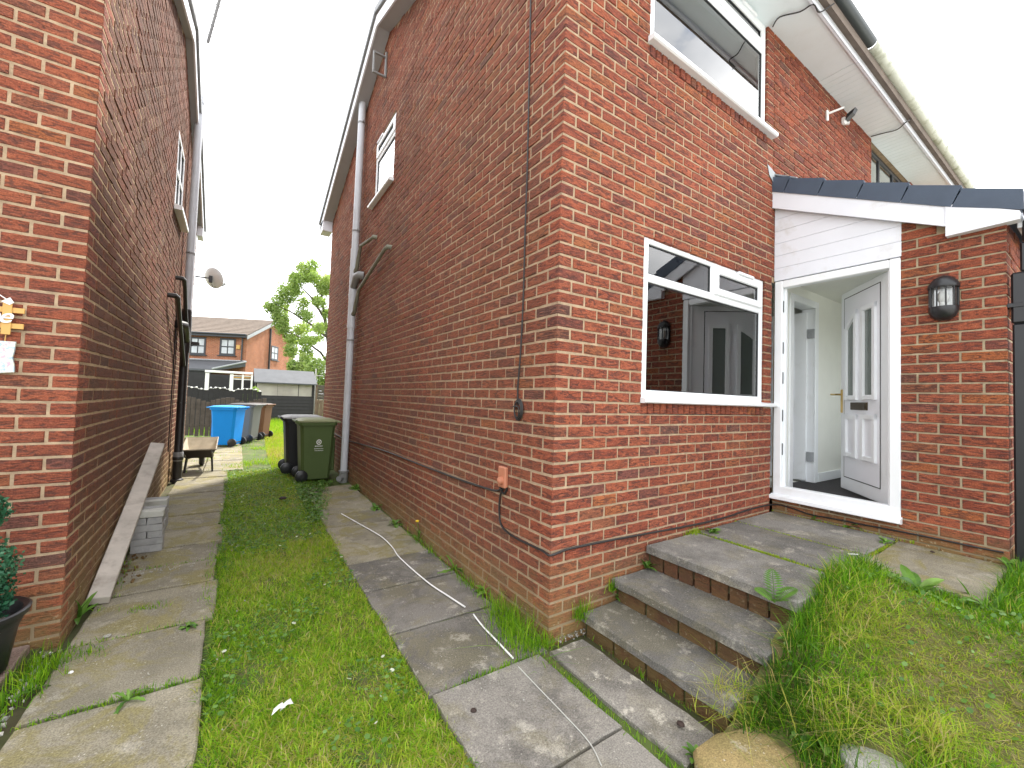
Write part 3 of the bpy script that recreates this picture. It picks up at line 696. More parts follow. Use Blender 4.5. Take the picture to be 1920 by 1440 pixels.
for k in range(6):
    zz = 2.662+k*.1225; bt = lambda s: 3.40-.5*s+.01
    t0 = min(zz+.1195, bt(.004)); t1 = min(zz+.1195, bt(.93))
    pts = [(.004, zz), (.93, zz)]
    if t1 > zz+.004: pts.append((.93, t1))
    if t0 > t1: 
        sx = (3.41-t0)/.5
        if .004 < sx < .93: pts.append((sx, t0))
    pts.append((.004, t0))
    if t0 < zz+.01: continue
    if t1 <= zz+.004: pts = [(.004, zz), ((3.41-zz)/.5, zz), ((3.41-t0)/.5 if t0 < 3.40 else .004, t0), (.004, t0)]
    m = MB(); m.prism([PF((a, -.02, b)) for a, b in pts], PF.N*.026); m.build('cladding_board', M['whitep'], house)
m = MB(); m.prism([PF((a, -.04, b)) for a, b in ((.0, 2.66), (.93, 2.66), (.93, 2.97), (.0, 3.43))], PF.N*.018); m.build('cladding_back', M['greypd'], house)
pz = lambda s: 3.566-.506*s              # top of the barge board
m = MB(); m.prism([PF((a, .035, b)) for a, b in ((.0, pz(0)), (1.19, pz(1.19)), (1.19, pz(1.19)-.165), (.0, pz(0)-.185))], PF.N*.024); m.build('bargeboard', M['whitep'], house)
m = MB(); m.prism([PF((a, -.02, b)) for a, b in ((1.185, pz(1.185)), (1.53, pz(1.53)), (1.53, 2.735), (1.185, 2.725))], PF.N*.085); m.build('eaves_box', M['whitep'], house)
m = MB(); m.box((1.51, -PW, 2.70), (1.535, -.02, 2.80), .004, 0, PF); m.build('fascia', M['whitep'], house)
rz = lambda s: 3.632-.502*s
m = MB(); m.prism([PF((0, .03, rz(0))), PF((1.52, .03, rz(1.52))), PF((1.52, .03, rz(1.52)-.03)), PF((0, .03, rz(0)-.03))], (PW+.1, 0, 0)); proof = m.build('porch_roof', M['slate'], house)
TG = .278; NT = 6
for k in range(NT):
    a = 1.545-TG*(k+1)+.0; b = 1.545-TG*k; a2 = max(a-.06, .0)
    if a2 < .0: a2 = 0
    for c in range(8):
        d1 = .055-.31*c; d0 = d1-.307
        if d0 < -PW-.05: continue
        m = MB(); up = .034
        P = [(a2, rz(a2)+up), (b, rz(b)+up+.032), (b, rz(b)+.004), (a2, rz(a2)-.004)]
        m.prism([PF((s_, d1, z_)) for s_, z_ in P], -PF.N*(d1-d0)*1.0)
        if c == 0:    # the verge tile turns down over the board
            m.prism([PF((s_, d1+.012, z_)) for s_, z_ in ((max(a, .0)+.004, rz(max(a, 0))+.052), (b+.0, rz(b)+.076), (b-(.055 if k else .0), rz(b-.055)-.090), (max(max(a, 0)-.051, 0.0), rz(max(max(a, 0)-.051, 0))-.090))], -PF.N*(.018+.002*(k % 2)))
            m.prism([PF((s_, d1-.007, z_)) for s_, z_ in ((max(a, .0)+.005, rz(max(a, 0))+.0505), (b-.001, rz(b)+.0745), (b-.001, rz(b)+.068), (max(a, 0)+.005, rz(max(a, 0))+.036))], -PF.N*.08)
        m.build('roof_tile', M['slate'], proof)
m = MB()
E_ = [(-.17, .006, 3.775), (-.135, .008, 3.68), (-.06, .012, 3.625), (.02, .02, 3.615)]; I_ = [(-.165, .003, 3.782), (-.08, .003, 3.765), (.03, .003, 3.735), (.16, .003, 3.71)]
Lp = [(-.10, .10, 3.665), (-.03, .13, 3.64), (.05, .17, 3.63), (.16, .18, 3.635)]
q_ = lambda p: np.array((X1+p[0], -p[1], p[2]))
for i in range(3):
    m.add([q_(I_[i]), q_(I_[i+1]), q_(E_[i+1]), q_(E_[i])], [(0, 1, 2, 3)])
m.prism([q_((-.02, .005, 3.72)), q_((.20, .005, 3.72)), q_((.20, .20, 3.60)), q_((-.035, .20, 3.60))], (0, 0, .012))
m.build('lead_flashing', M['lead'], house, fix=False)
m = MB(); m.box((X1+.2, -.02, 3.63), (X1+PW, -.004, 3.73)); m.build('lead_upstand', M['lead'], house)
half_gutter(house, X1-.03, X1+PW, -1.60, 2.775, .056, M['black'])
m = MB(); m.lathe((X1-.035, -1.60, 2.775), [(.0, 0), (.06, 0), (.06, .02), (0, .02)], 16, 0, (1, 0, 0)); m.build('gutter_stop_end', M['black'], house)
# ---- hall behind the open door
m = MB(); hx0, hx1, hy0, hy1, hz0, hz1 = X1+.07, 4.62, -PD+.12, -.0135, .63, 2.70
def rectq(axis, c, a0, a1, z0, z1, mi=0):
    P = [(a0, z0), (a1, z0), (a1, z1), (a0, z1)]
    m.add([((p, c, z) if axis == 'y' else (c, p, z)) for p, z in P], [(0, 1, 2, 3)], mi)
rectq('y', hy1, hx0, 3.10, hz0, hz1); rectq('y', hy1, 3.62, hx1, hz0, hz1); rectq('y', hy1, 3.10, 3.62, 2.525, hz1)
HWx = (X1+.31, X1+1.86)
rectq('y', hy0, hx0, HWx[0], hz0, hz1); rectq('y', hy0, HWx[1], hx1, hz0, hz1); rectq('y', hy0, *HWx, hz0, 1.06); rectq('y', hy0, *HWx, 2.47, hz1)
rectq('x', hx1, hy0, hy1, hz0, hz1)
m.add([(hx0, hy0, hz0), (hx1, hy0, hz0), (hx1, hy1, hz0), (hx0, hy1, hz0)], [(0, 1, 2, 3)], 1); m.add([(3.10, hy1, hz0), (3.62, hy1, hz0), (3.62, .1, hz0), (3.10, .1, hz0)], [(0, 1, 2, 3)], 1)
m.add([(hx0, hy0, hz1), (hx1, hy0, hz1), (hx1, hy1, hz1), (hx0, hy1, hz1)], [(0, 1, 2, 3)], 0)
hall = m.build('hall_lining', [M['cream'], M['carpet']], house)
window(house, Fpf, .305, 2.095, 1.055, 2.47, .05, (.9, 1.5), None, (), sill=(.27, 2.13, 1.06, .05, .035), gl='clear')  # unseen window in the porch front, added to light the hall
cas = MB(); Fh = WF((0, 0, 0), (1, 0, 0), (0, -1, 0))
for (a_, b_, c_, e_) in ((3.02, 3.099, .632, 2.60), (3.621, 3.70, .632, 2.60), (3.099, 3.621, 2.526, 2.60)): cas.box((a_, .0145, c_), (b_, .034, e_), .006, 0, Fh)
cas.box((3.085, -.10, .632), (3.098, .014, 2.524), 0, 0, Fh); cas.box((3.622, -.10, .632), (3.64, .014, 2.524), 0, 0, Fh); cas.box((3.10, -.10, 2.527), (3.62, .014, 2.54), 0, 0, Fh)
cas.build('door_casing', M['upvc'], hall)
Fi = WF((3.598, .045, 0), unit((-.16, .987, 0)), unit((-.987, -.16, 0)))
m = MB(); m.box((0, -.035, .645), (.74, .0, 2.49), .004, 0, Fi); idr = m.build('inner_door', M['upvc'], hall)
for (a, b, c, e) in ((.11, .33, 1.52, 2.36), (.42, .63, 1.52, 2.36), (.11, .33, .82, 1.36), (.42, .63, .82, 1.36)):
    m = MB()
    for q in ((a, a+.018, c, e), (b-.018, b, c, e), (a+.018, b-.018, c, c+.018), (a+.018, b-.018, e-.018, e)): m.box((q[0], .0, q[2]), (q[1], .010, q[3]), .005, 0, Fi)
    m.build('panel_moulding', M['upvcd'], idr)
for zz in (.86, 2.20):
    m = MB(); m.box((3.595, -.040, zz), (3.612, .015, zz+.10), .002, 0, Fh); m.tube([Fh((3.606, .02, zz)), Fh((3.606, .02, zz+.10))], .008, 8); m.build('hinge', M['lead'], idr)
m = MB(); m.box((3.71, -.034, .632), (4.61, -.015, .73), .004); m.box((4.60, -1.3, .632), (4.615, -.034, .73), .004); m.build('skirting', M['upvc'], hall)
# ---- the front door, open into the hall
th = R_(50); Hn = np.array((X1+.05, -.862, 0)); Fd = WF(Hn, (math.sin(th), math.cos(th), 0), (-math.cos(th), math.sin(th), 0))
DW = .845
m = MB(); m.box((0, -.055, .66), (DW, 0, 2.59), .006, 0, Fd); door = m.build('front_door', M['upvc'], house)
m = MB(); m.box((.165, -.0, .785), (.765, .004, 2.52), .002, 0, Fd); m.build('door_panel', M['upvcd'], door)
m = MB()
for q in ((.157, .165, .777, 2.528), (.765, .773, .777, 2.528), (.165, .765, .777, .785), (.165, .765, 2.52, 2.528)): m.box((q[0], 0, q[2]), (q[1], .0035, q[3]), 0, 0, Fd)
m.build('panel_seal', M['black'], door)
def moulding(a, b, c, e, arch=0.0, glass=None):
    m = MB(); w_ = .042
    top = lambda s: e+arch*((b-s)/(b-a))**.8 if arch else e      # arched tops rise to the middle of the door
    N_ = 6; xs = [a+(b-a)*i/N_ for i in range(N_+1)]
    for q in ((a, a+w_), (b-w_, b)):
        m.prism([Fd((q[0], .003, c)), Fd((q[1], .003, c)), Fd((q[1], .003, top(q[1]))), Fd((q[0], .003, top(q[0])))], Fd.N*.022)
    m.box((a+w_, .003, c), (b-w_, .024, c+w_), .008, 0, Fd)
    for i in range(N_):
        p, r = xs[i], xs[i+1]; m.prism([Fd((p, .003, top(p)-w_)), Fd((r, .003, top(r)-w_)), Fd((r, .003, top(r))), Fd((p, .003, top(p)))], Fd.N*.0215)
    o = m.build('glazing_frame' if glass else 'panel_moulding', M['upvc'], door)
    m = MB(); m.prism([Fd((x, .002, top(x)-.03)) for x in xs]+[Fd((b-.02, .002, c+.02)), Fd((a+.02, .002, c+.02))], Fd.N*.004); m.build('pane' if glass else 'panel', M['frost'] if glass else M['upvcd'], door)
moulding(.515, .735, 1.525, 2.20, .17, True)
m0 = moulding(.205, .435, 1.525, 2.37, 0, True)
moulding(.515, .735, .985, 1.385); moulding(.205, .435, .985, 1.395)
m = MB(); m.box((.345, .003, 1.432), (.625, .016, 1.502), .004, 0, Fd); m.box((.365, .016, 1.445), (.605, .019, 1.49), .002, 0, Fd); m.build('letter_plate', M['bronze'], door)
m = MB(); m.box((.805, .0, 1.40), (.835, .008, 1.63), .003, 0, Fd); m.tube([Fd((.82, 0, 1.58)), Fd((.82, .045, 1.58)), Fd((.83, .05, 1.58)), Fd((.93, .05, 1.582))], .009, 8); m.build('door_handle', M['brass'], door)

# ------------------------------------------------------------------ adjoining house to the right
adj = thing('adjoining_house', 'adjoining brick house behind the porch roof with grooved soffit and dark window', 'house', (RX, 0, 0))
W4 = (5.47-RX, 7.3-RX, 4.0, 5.16)
Fa = WF((RX, 0, 0), (1, 0, 0), (0, -1, 0))
ah = BrickHouse(); ah.wall('front', Fa, courses(Fa, .005, 5.9, 30, 69, 0, 1, (W4,), None, False))
am = mortar_sheet(Fa, 0.002, 5.9, -.1, 5.2, (W4,)); am.quad((RX+5.9, 0, -.1), (RX+5.9, HL, -.1), (RX+5.9, HL, 6.8), (RX+5.9, 0, 5.2)); aw = am.build('front_wall', M['mortar'], adj)
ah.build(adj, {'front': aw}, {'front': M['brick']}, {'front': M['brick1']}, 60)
window(adj, Fa, W4[0]+.005, W4[1]-.005, 4.05, 5.15, .07, (W4[0]+.62, W4[0]+1.25), None, (), mat='anth')
room(adj, (RX+1.2, .12, 3.1), (RX+4.5, 3, 5.3), '-y')
roof_slab(RX+.003, RX+6.0, adj, M['rooft'])
x = RX+.004; k = 0
while x < RX+5.85:
    m = MB(); m.box((x, -.335, 5.148), (x+.097, .02, 5.163), .003); m.build('soffit_board', M['soffit'], adj); x += .1
m = MB(); m.box((RX, -.36, 5.13), (RX+5.95, -.337, 5.33), .004); m.box((RX, -.366, 5.128), (RX+5.95, -.361, 5.255), .002); m.build('fascia', M['whitep'], adj)
half_gutter(adj, 3.845, RX+5.9, -.435, 5.335, .058, M['gutterw'], joints=(3.88, 5.2, 6.0, 6.9, 7.8, 8.7))
# ------------------------------------------------------------------ the neighbour's brick house on the left
LROT = R_(0.7)
nb = thing('brick_house', 'red brick house on the left with mossy side wall and black iron pipe', 'house', (-2.335, 1.365, 0), LROT)
nb['local'] = 1
LZ = -.021; LL = 7.25
Gf = WF((0, 0, 0), (-1, 0, 0), (0, -1, 0)); Gs = WF((0, 0, 0), (0, 1, 0), (1, 0, 0))
lgab = lambda s: 6.08-.37*abs(s-3.62)
LW3 = (3.55, 4.40, 3.75, 4.80)
lh = BrickHouse()
lh.wall('front', Gf, courses(Gf, 0, 2.2, 0, 66, LZ, 0)); lh.wall('side', Gs, courses(Gs, 0, LL, 0, 83, LZ, 1, (LW3,), lgab))
lh.corner('front', (0, 0, 0), Gf.A, Gs.A, 0, 66, LZ, 0)
lf = mortar_sheet(Gf, .004, 2.2, -.1, 4.9, d=-.0025).build('front_wall', M['mortar'], nb, local=True)
ls = mortar_sheet(Gs, .004, LL, -.1, 4.74, (LW3,), tri=[(0, 4.74), (LL, 4.74), (3.62, 6.10)], d=-.0018)
lso = ls.build('side_wall', M['mortarls'], nb, local=True)
# children below are written in the house's own coordinates: parent inverse stays identity
_l0 = link
def link(name, data, parent=None, local=False):
    return _l0(name, data, parent, True if (parent is not None and in_nb(parent)) else local)
def in_nb(o):
    while o is not None:
        if o is nb: return True
        o = o.parent
    return False
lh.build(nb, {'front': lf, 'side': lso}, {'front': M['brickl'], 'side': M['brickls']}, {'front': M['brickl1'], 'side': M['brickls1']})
window(nb, Gs, 3.56, 4.39, 3.79, 4.79, -.004, (3.975,), 4.30, (), mat='upvc', fw=.05, sill=(3.50, 4.46, 3.80, .09, .06), glazing_bars=True)
room(nb, (-2.0, 2.9, 2.9), (-.1, 5.0, 4.85), '+x', 'room')
m = MB(); m.quad((-2.2, LL, -.1), (0, LL, -.1), (0, LL, 4.8), (-2.2, LL, 4.8)); m.quad((-2.2, 0, -.1), (-2.2, LL, -.1), (-2.2, LL, 5), (-2.2, 0, 5)); m.build('back_wall', M['mortarls'], nb)
lzt = lambda y: 6.30-.37*abs(y-3.62)
m = MB(); P = [(y, lzt(y)) for y in (-.42, 3.62, 7.62)]
m.prism([(.10, y, z) for y, z in P]+[(.10, y, z-.07) for y, z in reversed(P)], (-2.4, 0, 0)); m.build('roof', M['rooft'], nb)
verge(nb, .10, .0, -1, ridge=3.62, ya=-.42, yb=7.62, ztf=lzt)
m = MB(); m.box((.0, LL-.02, 4.55), (.10, 7.58, 4.78), .006); m.build('eaves_box', M['whitep'], nb)
link = _l0
def nbp(s, d, z): 
    a = LROT; return np.array((-2.335, 1.365, 0))+s*np.array((-math.sin(a), math.cos(a), 0))+d*np.array((math.cos(a), math.sin(a), 0))+Zv*z

# ------------------------------------------------------------------ pipes on the walls
def clip(m, c, axis_r, A, N, mi=0):
    """bracket band round a pipe with two ears against the wall"""
    m.lathe(c-Zv*.012, [(axis_r+.001, 0), (axis_r+.007, 0), (axis_r+.007, .024), (axis_r+.001, .024)], 16, mi)
    for sg in (-1, 1): m.prism([c+A*sg*(axis_r+.004)-Zv*.012, c+A*sg*(axis_r+.055)-Zv*.012, c+A*sg*(axis_r+.055)+Zv*.012, c+A*sg*(axis_r+.004)+Zv*.012], -N*.012, mi)
sp = thing('soil_pipe', 'tall pale grey soil pipe with elbow and two waste pipes on right wall', 'drainpipe', (-.085, 5.14, 0))
r = .055; pc = lambda z: np.array((-.085, 5.20-.02*z, z))
m = MB(); m.tube([pc(.16), pc(2.55)], r, 18); m.tube([pc(3.75), pc(6.30)], r, 18); m.build('pipe', M['greyp'], sp, True)
m = MB(); m.tube([pc(-.04), pc(.02), pc(.14), pc(.15), pc(.175), pc(.176)], [.06, .068, .068, .078, .078, .06], 18); m.tube([pc(.06)+np.array((-.03, -.03, 0)), pc(.06)+np.array((-.09, -.10, .0))], .045, 14); m.build('base_gully', M['greypd'], sp, True)
m = MB(); m.tube([pc(2.5), pc(2.55), pc(2.551), pc(3.0), pc(3.05), pc(3.051), pc(3.45), pc(3.5), pc(3.501), pc(3.78), pc(3.80)], [.062, .066, .06, .06, .068, .062, .062, .07, .062, .064, .064], 18); m.build('branch_fitting', M['greyp'], sp, True)
m = MB(); ec = pc(3.16); pts = [ec, ec+np.array((-.0, -.10, .06)), ec+np.array((.0, -.22, .14)), ec+np.array((.02, -.30, .15)), ec+np.array((.09, -.33, .15))]
m.tube(pts, [.055, .058, .062, .062, .062], 14); m.build('elbow', M['greypd'], sp, True)
for (a, hz, hs) in (((4.15, 3.72), 3.42, 5.05), ((3.42, 3.36), 2.72, 5.05)):
    m = MB(); e0 = np.array((.01, a[0], a[1])); p1 = np.array((-.065, a[0]+.015, a[1]))
    j = pc(hz)+np.array((.01, -.05, 0))
    q = [e0, p1+np.array((.02, 0, 0)), p1+np.array((0, .05, -.02)), j+np.array((0, -.30, .34)), j+np.array((0, -.16, .17)), j+np.array((0, -.10, .04)), j]
    m.tube(q, [.03, .03, .024, .024, .03, .03, .034], 10); m.build('waste_pipe', M['mossp'], sp, True)
for zz in (2.30, 4.10, 5.9):
    m = MB(); clip(m, pc(zz), r, Fs.A, Fs.N); m.build('pipe_clip', M['greypd'], sp, True)
m = MB(); m.tube([pc(6.28), pc(6.42)], .062, 18); m.build('top_collar', M['greyp'], sp, True)
br = thing('wall_bracket', 'small square grey bracket fixed under the right gable verge', 'bracket', (-.02, 4.0, 6.2))
m = MB(); F2 = WF((0, 0, 0), (0, 1, 0), (-1, 0, 0))
for q in ((.004, .03, 6.02, 6.40), (.03, .20, 6.02, 6.046), (.175, .20, 6.046, 6.34), (.03, .175, 6.31, 6.336)): m.box((4.0, q[0], q[2]), (4.035, q[1], q[3]), .004, 0, F2)
m.build('frame', M['greypd'], br)

lp = thing('waste_stack', 'old soil pipe on left wall, grey plastic above flaking black iron', 'drainpipe', nbp(4.9, .1, 0))
q = lambda z, d=.095, s=4.9: nbp(s, d, z)
m = MB(); m.tube([q(2.62), q(6.02)], .055, 18); m.tube([q(5.98), q(6.10)], .062, 18); m.build('plastic_pipe', M['greyp'], lp, True)
m = MB(); m.tube([q(-.02), q(0), q(.02), q(.03), q(.30), q(.33), q(.36), q(.38), q(.44), q(.45), q(1.35), q(1.5), q(2.02), q(2.03)], [.085, .085, .08, .06, .06, .07, .07, .058, .058, .056, .056, .056, .056, .068], 18); m.build('iron_pipe', M['iron'], lp, True)
m = MB(); m.tube([q(.30), q(.31), q(.43), q(.44)], [.06, .066, .066, .06], 18); m.build('joint_band', M['greypd'], lp, True)
m = MB(); m.tube([q(1.98), q(2.02), q(2.28), q(2.40), q(2.63), q(2.66)], [.062, .068, .068, .07, .066, .06], 18); m.tube([q(2.15), q(2.28, .10, 4.72), q(2.36, .10, 4.50), q(2.36, .02, 4.40)], [.058, .06, .062, .062], 14); m.build('iron_branch', M['iron'], lp, True)
for (s0, z0, z1, s1) in ((3.45, 2.60, 1.78, 4.84), (4.15, 2.98, 2.44, 4.84)):
    m = MB(); m.tube([nbp(s0, .0, z0), nbp(s0, .08, z0), nbp(s0+.05, .095, z0-.01), nbp(s0+.22, .095, z0-.09), nbp(s1-.10, .095, z1+.10), nbp(s1, .095, z1)], [.03, .032, .032, .026, .026, .034], 10); m.build('waste_pipe', M['iron'], lp, True)
for zz in (1.2, 3.55, 6.0):
    m = MB(); clip(m, q(zz), .055, unit(nbp(1, 0, 0)-nbp(0, 0, 0)), unit(nbp(0, 1, 0)-nbp(0, 0, 0))); m.build('pipe_clip', M['greypd'] if zz > 2.5 else M['iron'], lp, True)
cb = MB(); cb.tube([nbp(4.45, .012, z) for z in (.5, 1.2, 2.0, 2.7)], .008, 6); tag(cb.build('cable', M['blackcab'], None, True), 'thin black cable beside the black iron pipe on left wall', 'cable')

# porch downpipe
dp = thing('downpipe', 'square black downpipe at the front corner of the brick porch', 'drainpipe', (2.795, -1.515, .4))
m = MB(); m.box((2.757, -1.552, .40), (2.825, -1.484, 2.05), .01); m.build('pipe', M['black'], dp)
m = MB(); m.box((2.752, -1.558, 2.05), (2.83, -1.479, 2.40), .012); m.build('socket', M['black'], dp)
m = MB(); m.box((2.757, -1.60, 2.40), (2.825, -1.52, 2.60), .01); m.box((2.748, -1.66, 2.60), (2.834, -1.53, 2.75), .012); m.build('outlet', M['black'], dp)
m = MB(); m.box((2.74, -1.487, 2.16), (2.842, -1.463, 2.19), .003); m.box((2.748, -1.562, 2.16), (2.834, -1.478, 2.19), .003); m.build('bracket', M['black'], dp)
def atX(u, v, x): d = ray(u, v); return CAM+d*((x-CAM[0])/d[0])
def atZ(u, v, z): d = ray(u, v); return CAM+d*((z-CAM[2])/d[2])
# ------------------------------------------------------------------ steps and landing at the porch
steps = thing('door_steps', 'three concrete steps with brick risers climbing to the landing by the porch', 'steps', (.3, -.5, 0))
def tread(x0, x1, y0, y1, z, th, mat='flagd'):
    m = MB(); nx, ny = 5, 12
    rim = [(x0, y1+(y0-y1)*i/ny) for i in range(ny)]+[(x0+(x1-x0)*i/nx, y0) for i in range(nx)]+[(x1, y0+(y1-y0)*i/ny) for i in range(ny)]+[(x1+(x0-x1)*i/nx, y1) for i in range(nx)]
    rim = np.array(rim)+RNG.normal(0, .0036, (len(rim), 2)); c = rim.mean(0); k = len(rim)
    inn = c+(rim-c)*(1-.008/np.linalg.norm(rim-c, axis=1, keepdims=True)); zz = lambda p: z+RNG.normal(0, .0007)
    V = [(*p, z-th) for p in inn]+[(*p, z-th+.006) for p in rim]+[(*p, z-.007) for p in rim]+[(*p, zz(p)) for p in inn]
    Fc = [(r*k+i, r*k+(i+1) % k, (r+1)*k+(i+1) % k, (r+1)*k+i) for r in range(3) for i in range(k)]+[tuple(3*k+i for i in range(k)), tuple(range(k-1, -1, -1))]
    m.add(V, Fc); return m.build('tread', M[mat], steps)
tread(.250, .640, -.93, -.012, .120, .052); tread(.525, .95, -.96, -.012, .270, .055)
M['riser'] = mat_brick('riser brick', False, grime=.8, green=.7, base=0, low=.6, dark=.62)  # dark factor adds the shade of the step fronts to the grime
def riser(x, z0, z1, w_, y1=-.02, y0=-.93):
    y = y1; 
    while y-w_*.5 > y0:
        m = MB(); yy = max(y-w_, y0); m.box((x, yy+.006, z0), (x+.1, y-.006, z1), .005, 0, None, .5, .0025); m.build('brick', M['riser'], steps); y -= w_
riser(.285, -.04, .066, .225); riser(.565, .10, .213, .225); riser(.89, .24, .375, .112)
m = MB(); m.box((.30, -.90, -.04), (.62, -.005, .066)); m.box((.58, -.92, .0), (.92, -.005, .212)); m.build('core', M['soil'], steps)
ld = bed('landing', .905, 2.70, -.95, -.004, .372)
flagstone('paving_slab', 'flagd', ld, .858, 1.455, -.965, -.012, .432, .055, .001, .003, .004, 8)
flagstone('paving_slab', 'flagd', ld, 1.485, 2.055, -.945, -.012, .436, .05, .001, .004, .004, 8)
flagstone('paving_slab', 'flagd', ld, 2.062, 2.725, -.90, -.012, .442, .05, .002, .004, .004, 8)
flagstone('paving_slab', 'flagl', ld, 1.79, 2.722, -1.475, -.915, .432, .05, .004, .006, .004, 8)

# ------------------------------------------------------------------ far house
def mat_farbrick(name, c1, c2, mo):
    b = NB(name); p = b.objco(); s = b.sep(p)
    x = b.n('ShaderNodeTexBrick'); b.l(b.comb(b.math('ADD', s[0], s[1]), s[2], 0.0), x.inputs['Vector'])
    x.inputs['Color1'].default_value = (*c1, 1); x.inputs['Color2'].default_value = (*c2, 1); x.inputs['Mortar'].default_value = (*mo, 1)
    x.inputs['Scale'].default_value = 1.0; x.inputs['Mortar Size'].default_value = .008; x.inputs['Brick Width'].default_value = .225; x.inputs['Row Height'].default_value = .075
    c = b.mix(1.0, x.outputs['Color'], b.ramp(b.noise(p, 1.2, 6, .7), [(.3, .8), (.7, 1.2)]), 'MULTIPLY')
    b.bsdf(c, .9, spec=.2); return b.m
M['farbrick'] = mat_farbrick('distant orange brick', (.40, .14, .07), (.30, .10, .055), (.40, .30, .22))
M['farpane'] = mat_plain('far pane with sky tone', (.50, .53, .56), .12, .25, 2, spec=.8)  # pale tone paints the white sky reflected in the far panes
M['felt'] = mat_plain('grey roofing felt', (.085, .09, .10), .8, .15, 3)
M['sheet'] = mat_plain('cloudy plastic sheet', (.36, .34, .31), .22, .25, 1.5, spec=.7)
fh = thing('brick_house', 'far orange brick house with brown tiled roof beyond the back fences', 'house', (-1.2, 30, 0), R_(-26.5))
Hf = WF((0, 0, 0), (1, 0, 0), (0, -1, 0)); Hg = WF((0, 0, 0), (0, 1, 0), (1, 0, 0))
_l0 = link
def link(name, data, parent=None, local=False): return _l0(name, data, parent, True)
m = MB(); m.quad((-8, 0, 0), (0, 0, 0), (0, 0, 5.0), (-8, 0, 5.0)); m.add([(0, 0, 0), (0, 7.7, 0), (0, 7.7, 5.0), (0, 3.85, 6.55), (0, 0, 5.0)], [(0, 1, 2, 3, 4)])
m.quad((-8, 7.7, 0), (0, 7.7, 0), (0, 7.7, 5), (-8, 7.7, 5)); m.build('wall', M['farbrick'], fh)
fz = lambda y: 6.68-.42*abs(y-3.85)
m = MB(); P = [(y, fz(y)) for y in (-.3, 3.85, 8.0)]; m.prism([(.12, y, z) for y, z in P]+[(.12, y, z-.08) for y, z in reversed(P)], (-8.3, 0, 0)); rf = m.build('roof', M['rooft'], fh)
m = MB()
for k in range(13):
    y0 = 3.85-k*.32; y1 = max(3.85-k*.32-.34, -.32)
    m.add([(-8.2, y0, fz(y0)+.005), (.13, y0, fz(y0)+.005), (.13, y1, fz(y1)+.045), (-8.2, y1, fz(y1)+.045), (-8.2, y1, fz(y1)-.0), (.13, y1, fz(y1)-.0)], [(0, 1, 2, 3), (3, 2, 5, 4)])
tag(m.build('tile_course', M['rooft'], rf), kind='stuff')
for a, b in ((-.3, 3.85), (3.85, 8.0)):
    m = MB(); m.prism([(.135, a, fz(a)-.02), (.135, b, fz(b)-.02), (.135, b, fz(b)-.24), (.135, a, fz(a)-.24)], (.03, 0, 0)); m.build('bargeboard', M['lead'], fh)
m = MB(); m.box((-8, -.34, 4.80), (.12, -.28, 5.0)); m.tube([(-8, -.38, 4.98), (.1, -.38, 4.98)], .055, 8); m.build('fascia', M['anth'], fh)
for (a, b, c, e) in ((-1.62, -.66, 3.64, 4.74), (-3.40, -2.44, 3.60, 4.74)):
    window(fh, Hf, a, b, c, e, -.03, ((a+b)/2,), (c+e)/2, (), mat='anth', fw=.11, sill=(a-.1, b+.1, c, .1, .06), glazing_bars=True, gl='farpane')
window(fh, Hg, 3.52, 4.66, 3.74, 4.78, -.03, (4.09,), 4.26, (), mat='anth', fw=.10, sill=(3.45, 4.75, 3.74, .1, .06), glazing_bars=True, gl='farpane')
m = MB(); m.tube([(.10, 3.05, 1.5), (.10, 3.05, 5.95)], .07, 10); m.build('soil_pipe', M['iron'], fh)
m = MB(); m.tube([(-.24, -.08, 3.3), (-.24, -.08, 4.9)], .045, 8); m.build('rain_pipe', M['anth'], fh)
m = MB(); m.box((-.60, -.08, 4.06), (-.36, 0, 4.34), .02); m.build('alarm_box', M['gold'], fh)
m = MB(); m.add([(-8, 0, 3.25), (0, 0, 3.25), (-.95, -1.9, 2.62), (-8, -1.9, 2.62), (-8, -1.9, 2.5), (-.95, -1.9, 2.5), (0, 0, 2.95)], [(0, 1, 2, 3), (3, 2, 5, 4), (2, 1, 6, 5)]); m.build('lean_to_roof', M['felt'], fh)
m = MB(); m.tube([(0.02, -.0, 3.27), (-.95, -1.92, 2.64)], .06, 6); m.tube([(-8, -.02, 3.3), (0, -.02, 3.3)], .05, 6); m.build('roof_trim', M['lead'], fh)
m = MB(); m.box((-8, -1.8, 0), (-1.1, -1.7, 2.5)); m.build('lean_to_wall', M['fenceb'], fh)
link = _l0
# ------------------------------------------------------------------ white canopy, fences, shed
cn = thing('canopy_frame', 'white timber canopy frame standing behind the black fence', 'canopy', (-1.9, 19, 0))
for u in (388, 434, 455, 472):
    p = atY(u, 715, 19.0); wd = .13 if u < 440 else .07
    m = MB(); m.box((p[0]-wd/2, 19-.05, 0), (p[0]+wd/2, 19+.05, 2.08), .01); m.build('post', M['whiteo'], cn)
a, b = atY(384, 701, 18.95), atY(474, 706, 18.95)
m = MB(); m.box((a[0], 18.9, 2.10), (b[0], 19.0, 2.19), .01); m.build('beam', M['whiteo'], cn)
m = MB(); m.box((a[0]-1.5, 19.5, 0), (b[0]+.1, 19.55, 2.05)); m.build('back_panel', M['fenceb'], cn)
for k, zz in enumerate((1.86, 1.93, 2.0)):
    m = MB(); p0 = atY(436, 715, 19.05); p1 = atY(474, 715, 19.05); m.box((p0[0], 19.06, zz), (p1[0], 19.09, zz+.04)); m.build('slat', M['gold'] if k == 1 else M['whiteo'], cn)
bf = thing('fence', 'black scalloped garden fence with fairy lights behind the grey picket fence', 'fence', (-2.0, 15.8, 0))
x0, x1 = -3.4, -.83; n = 18
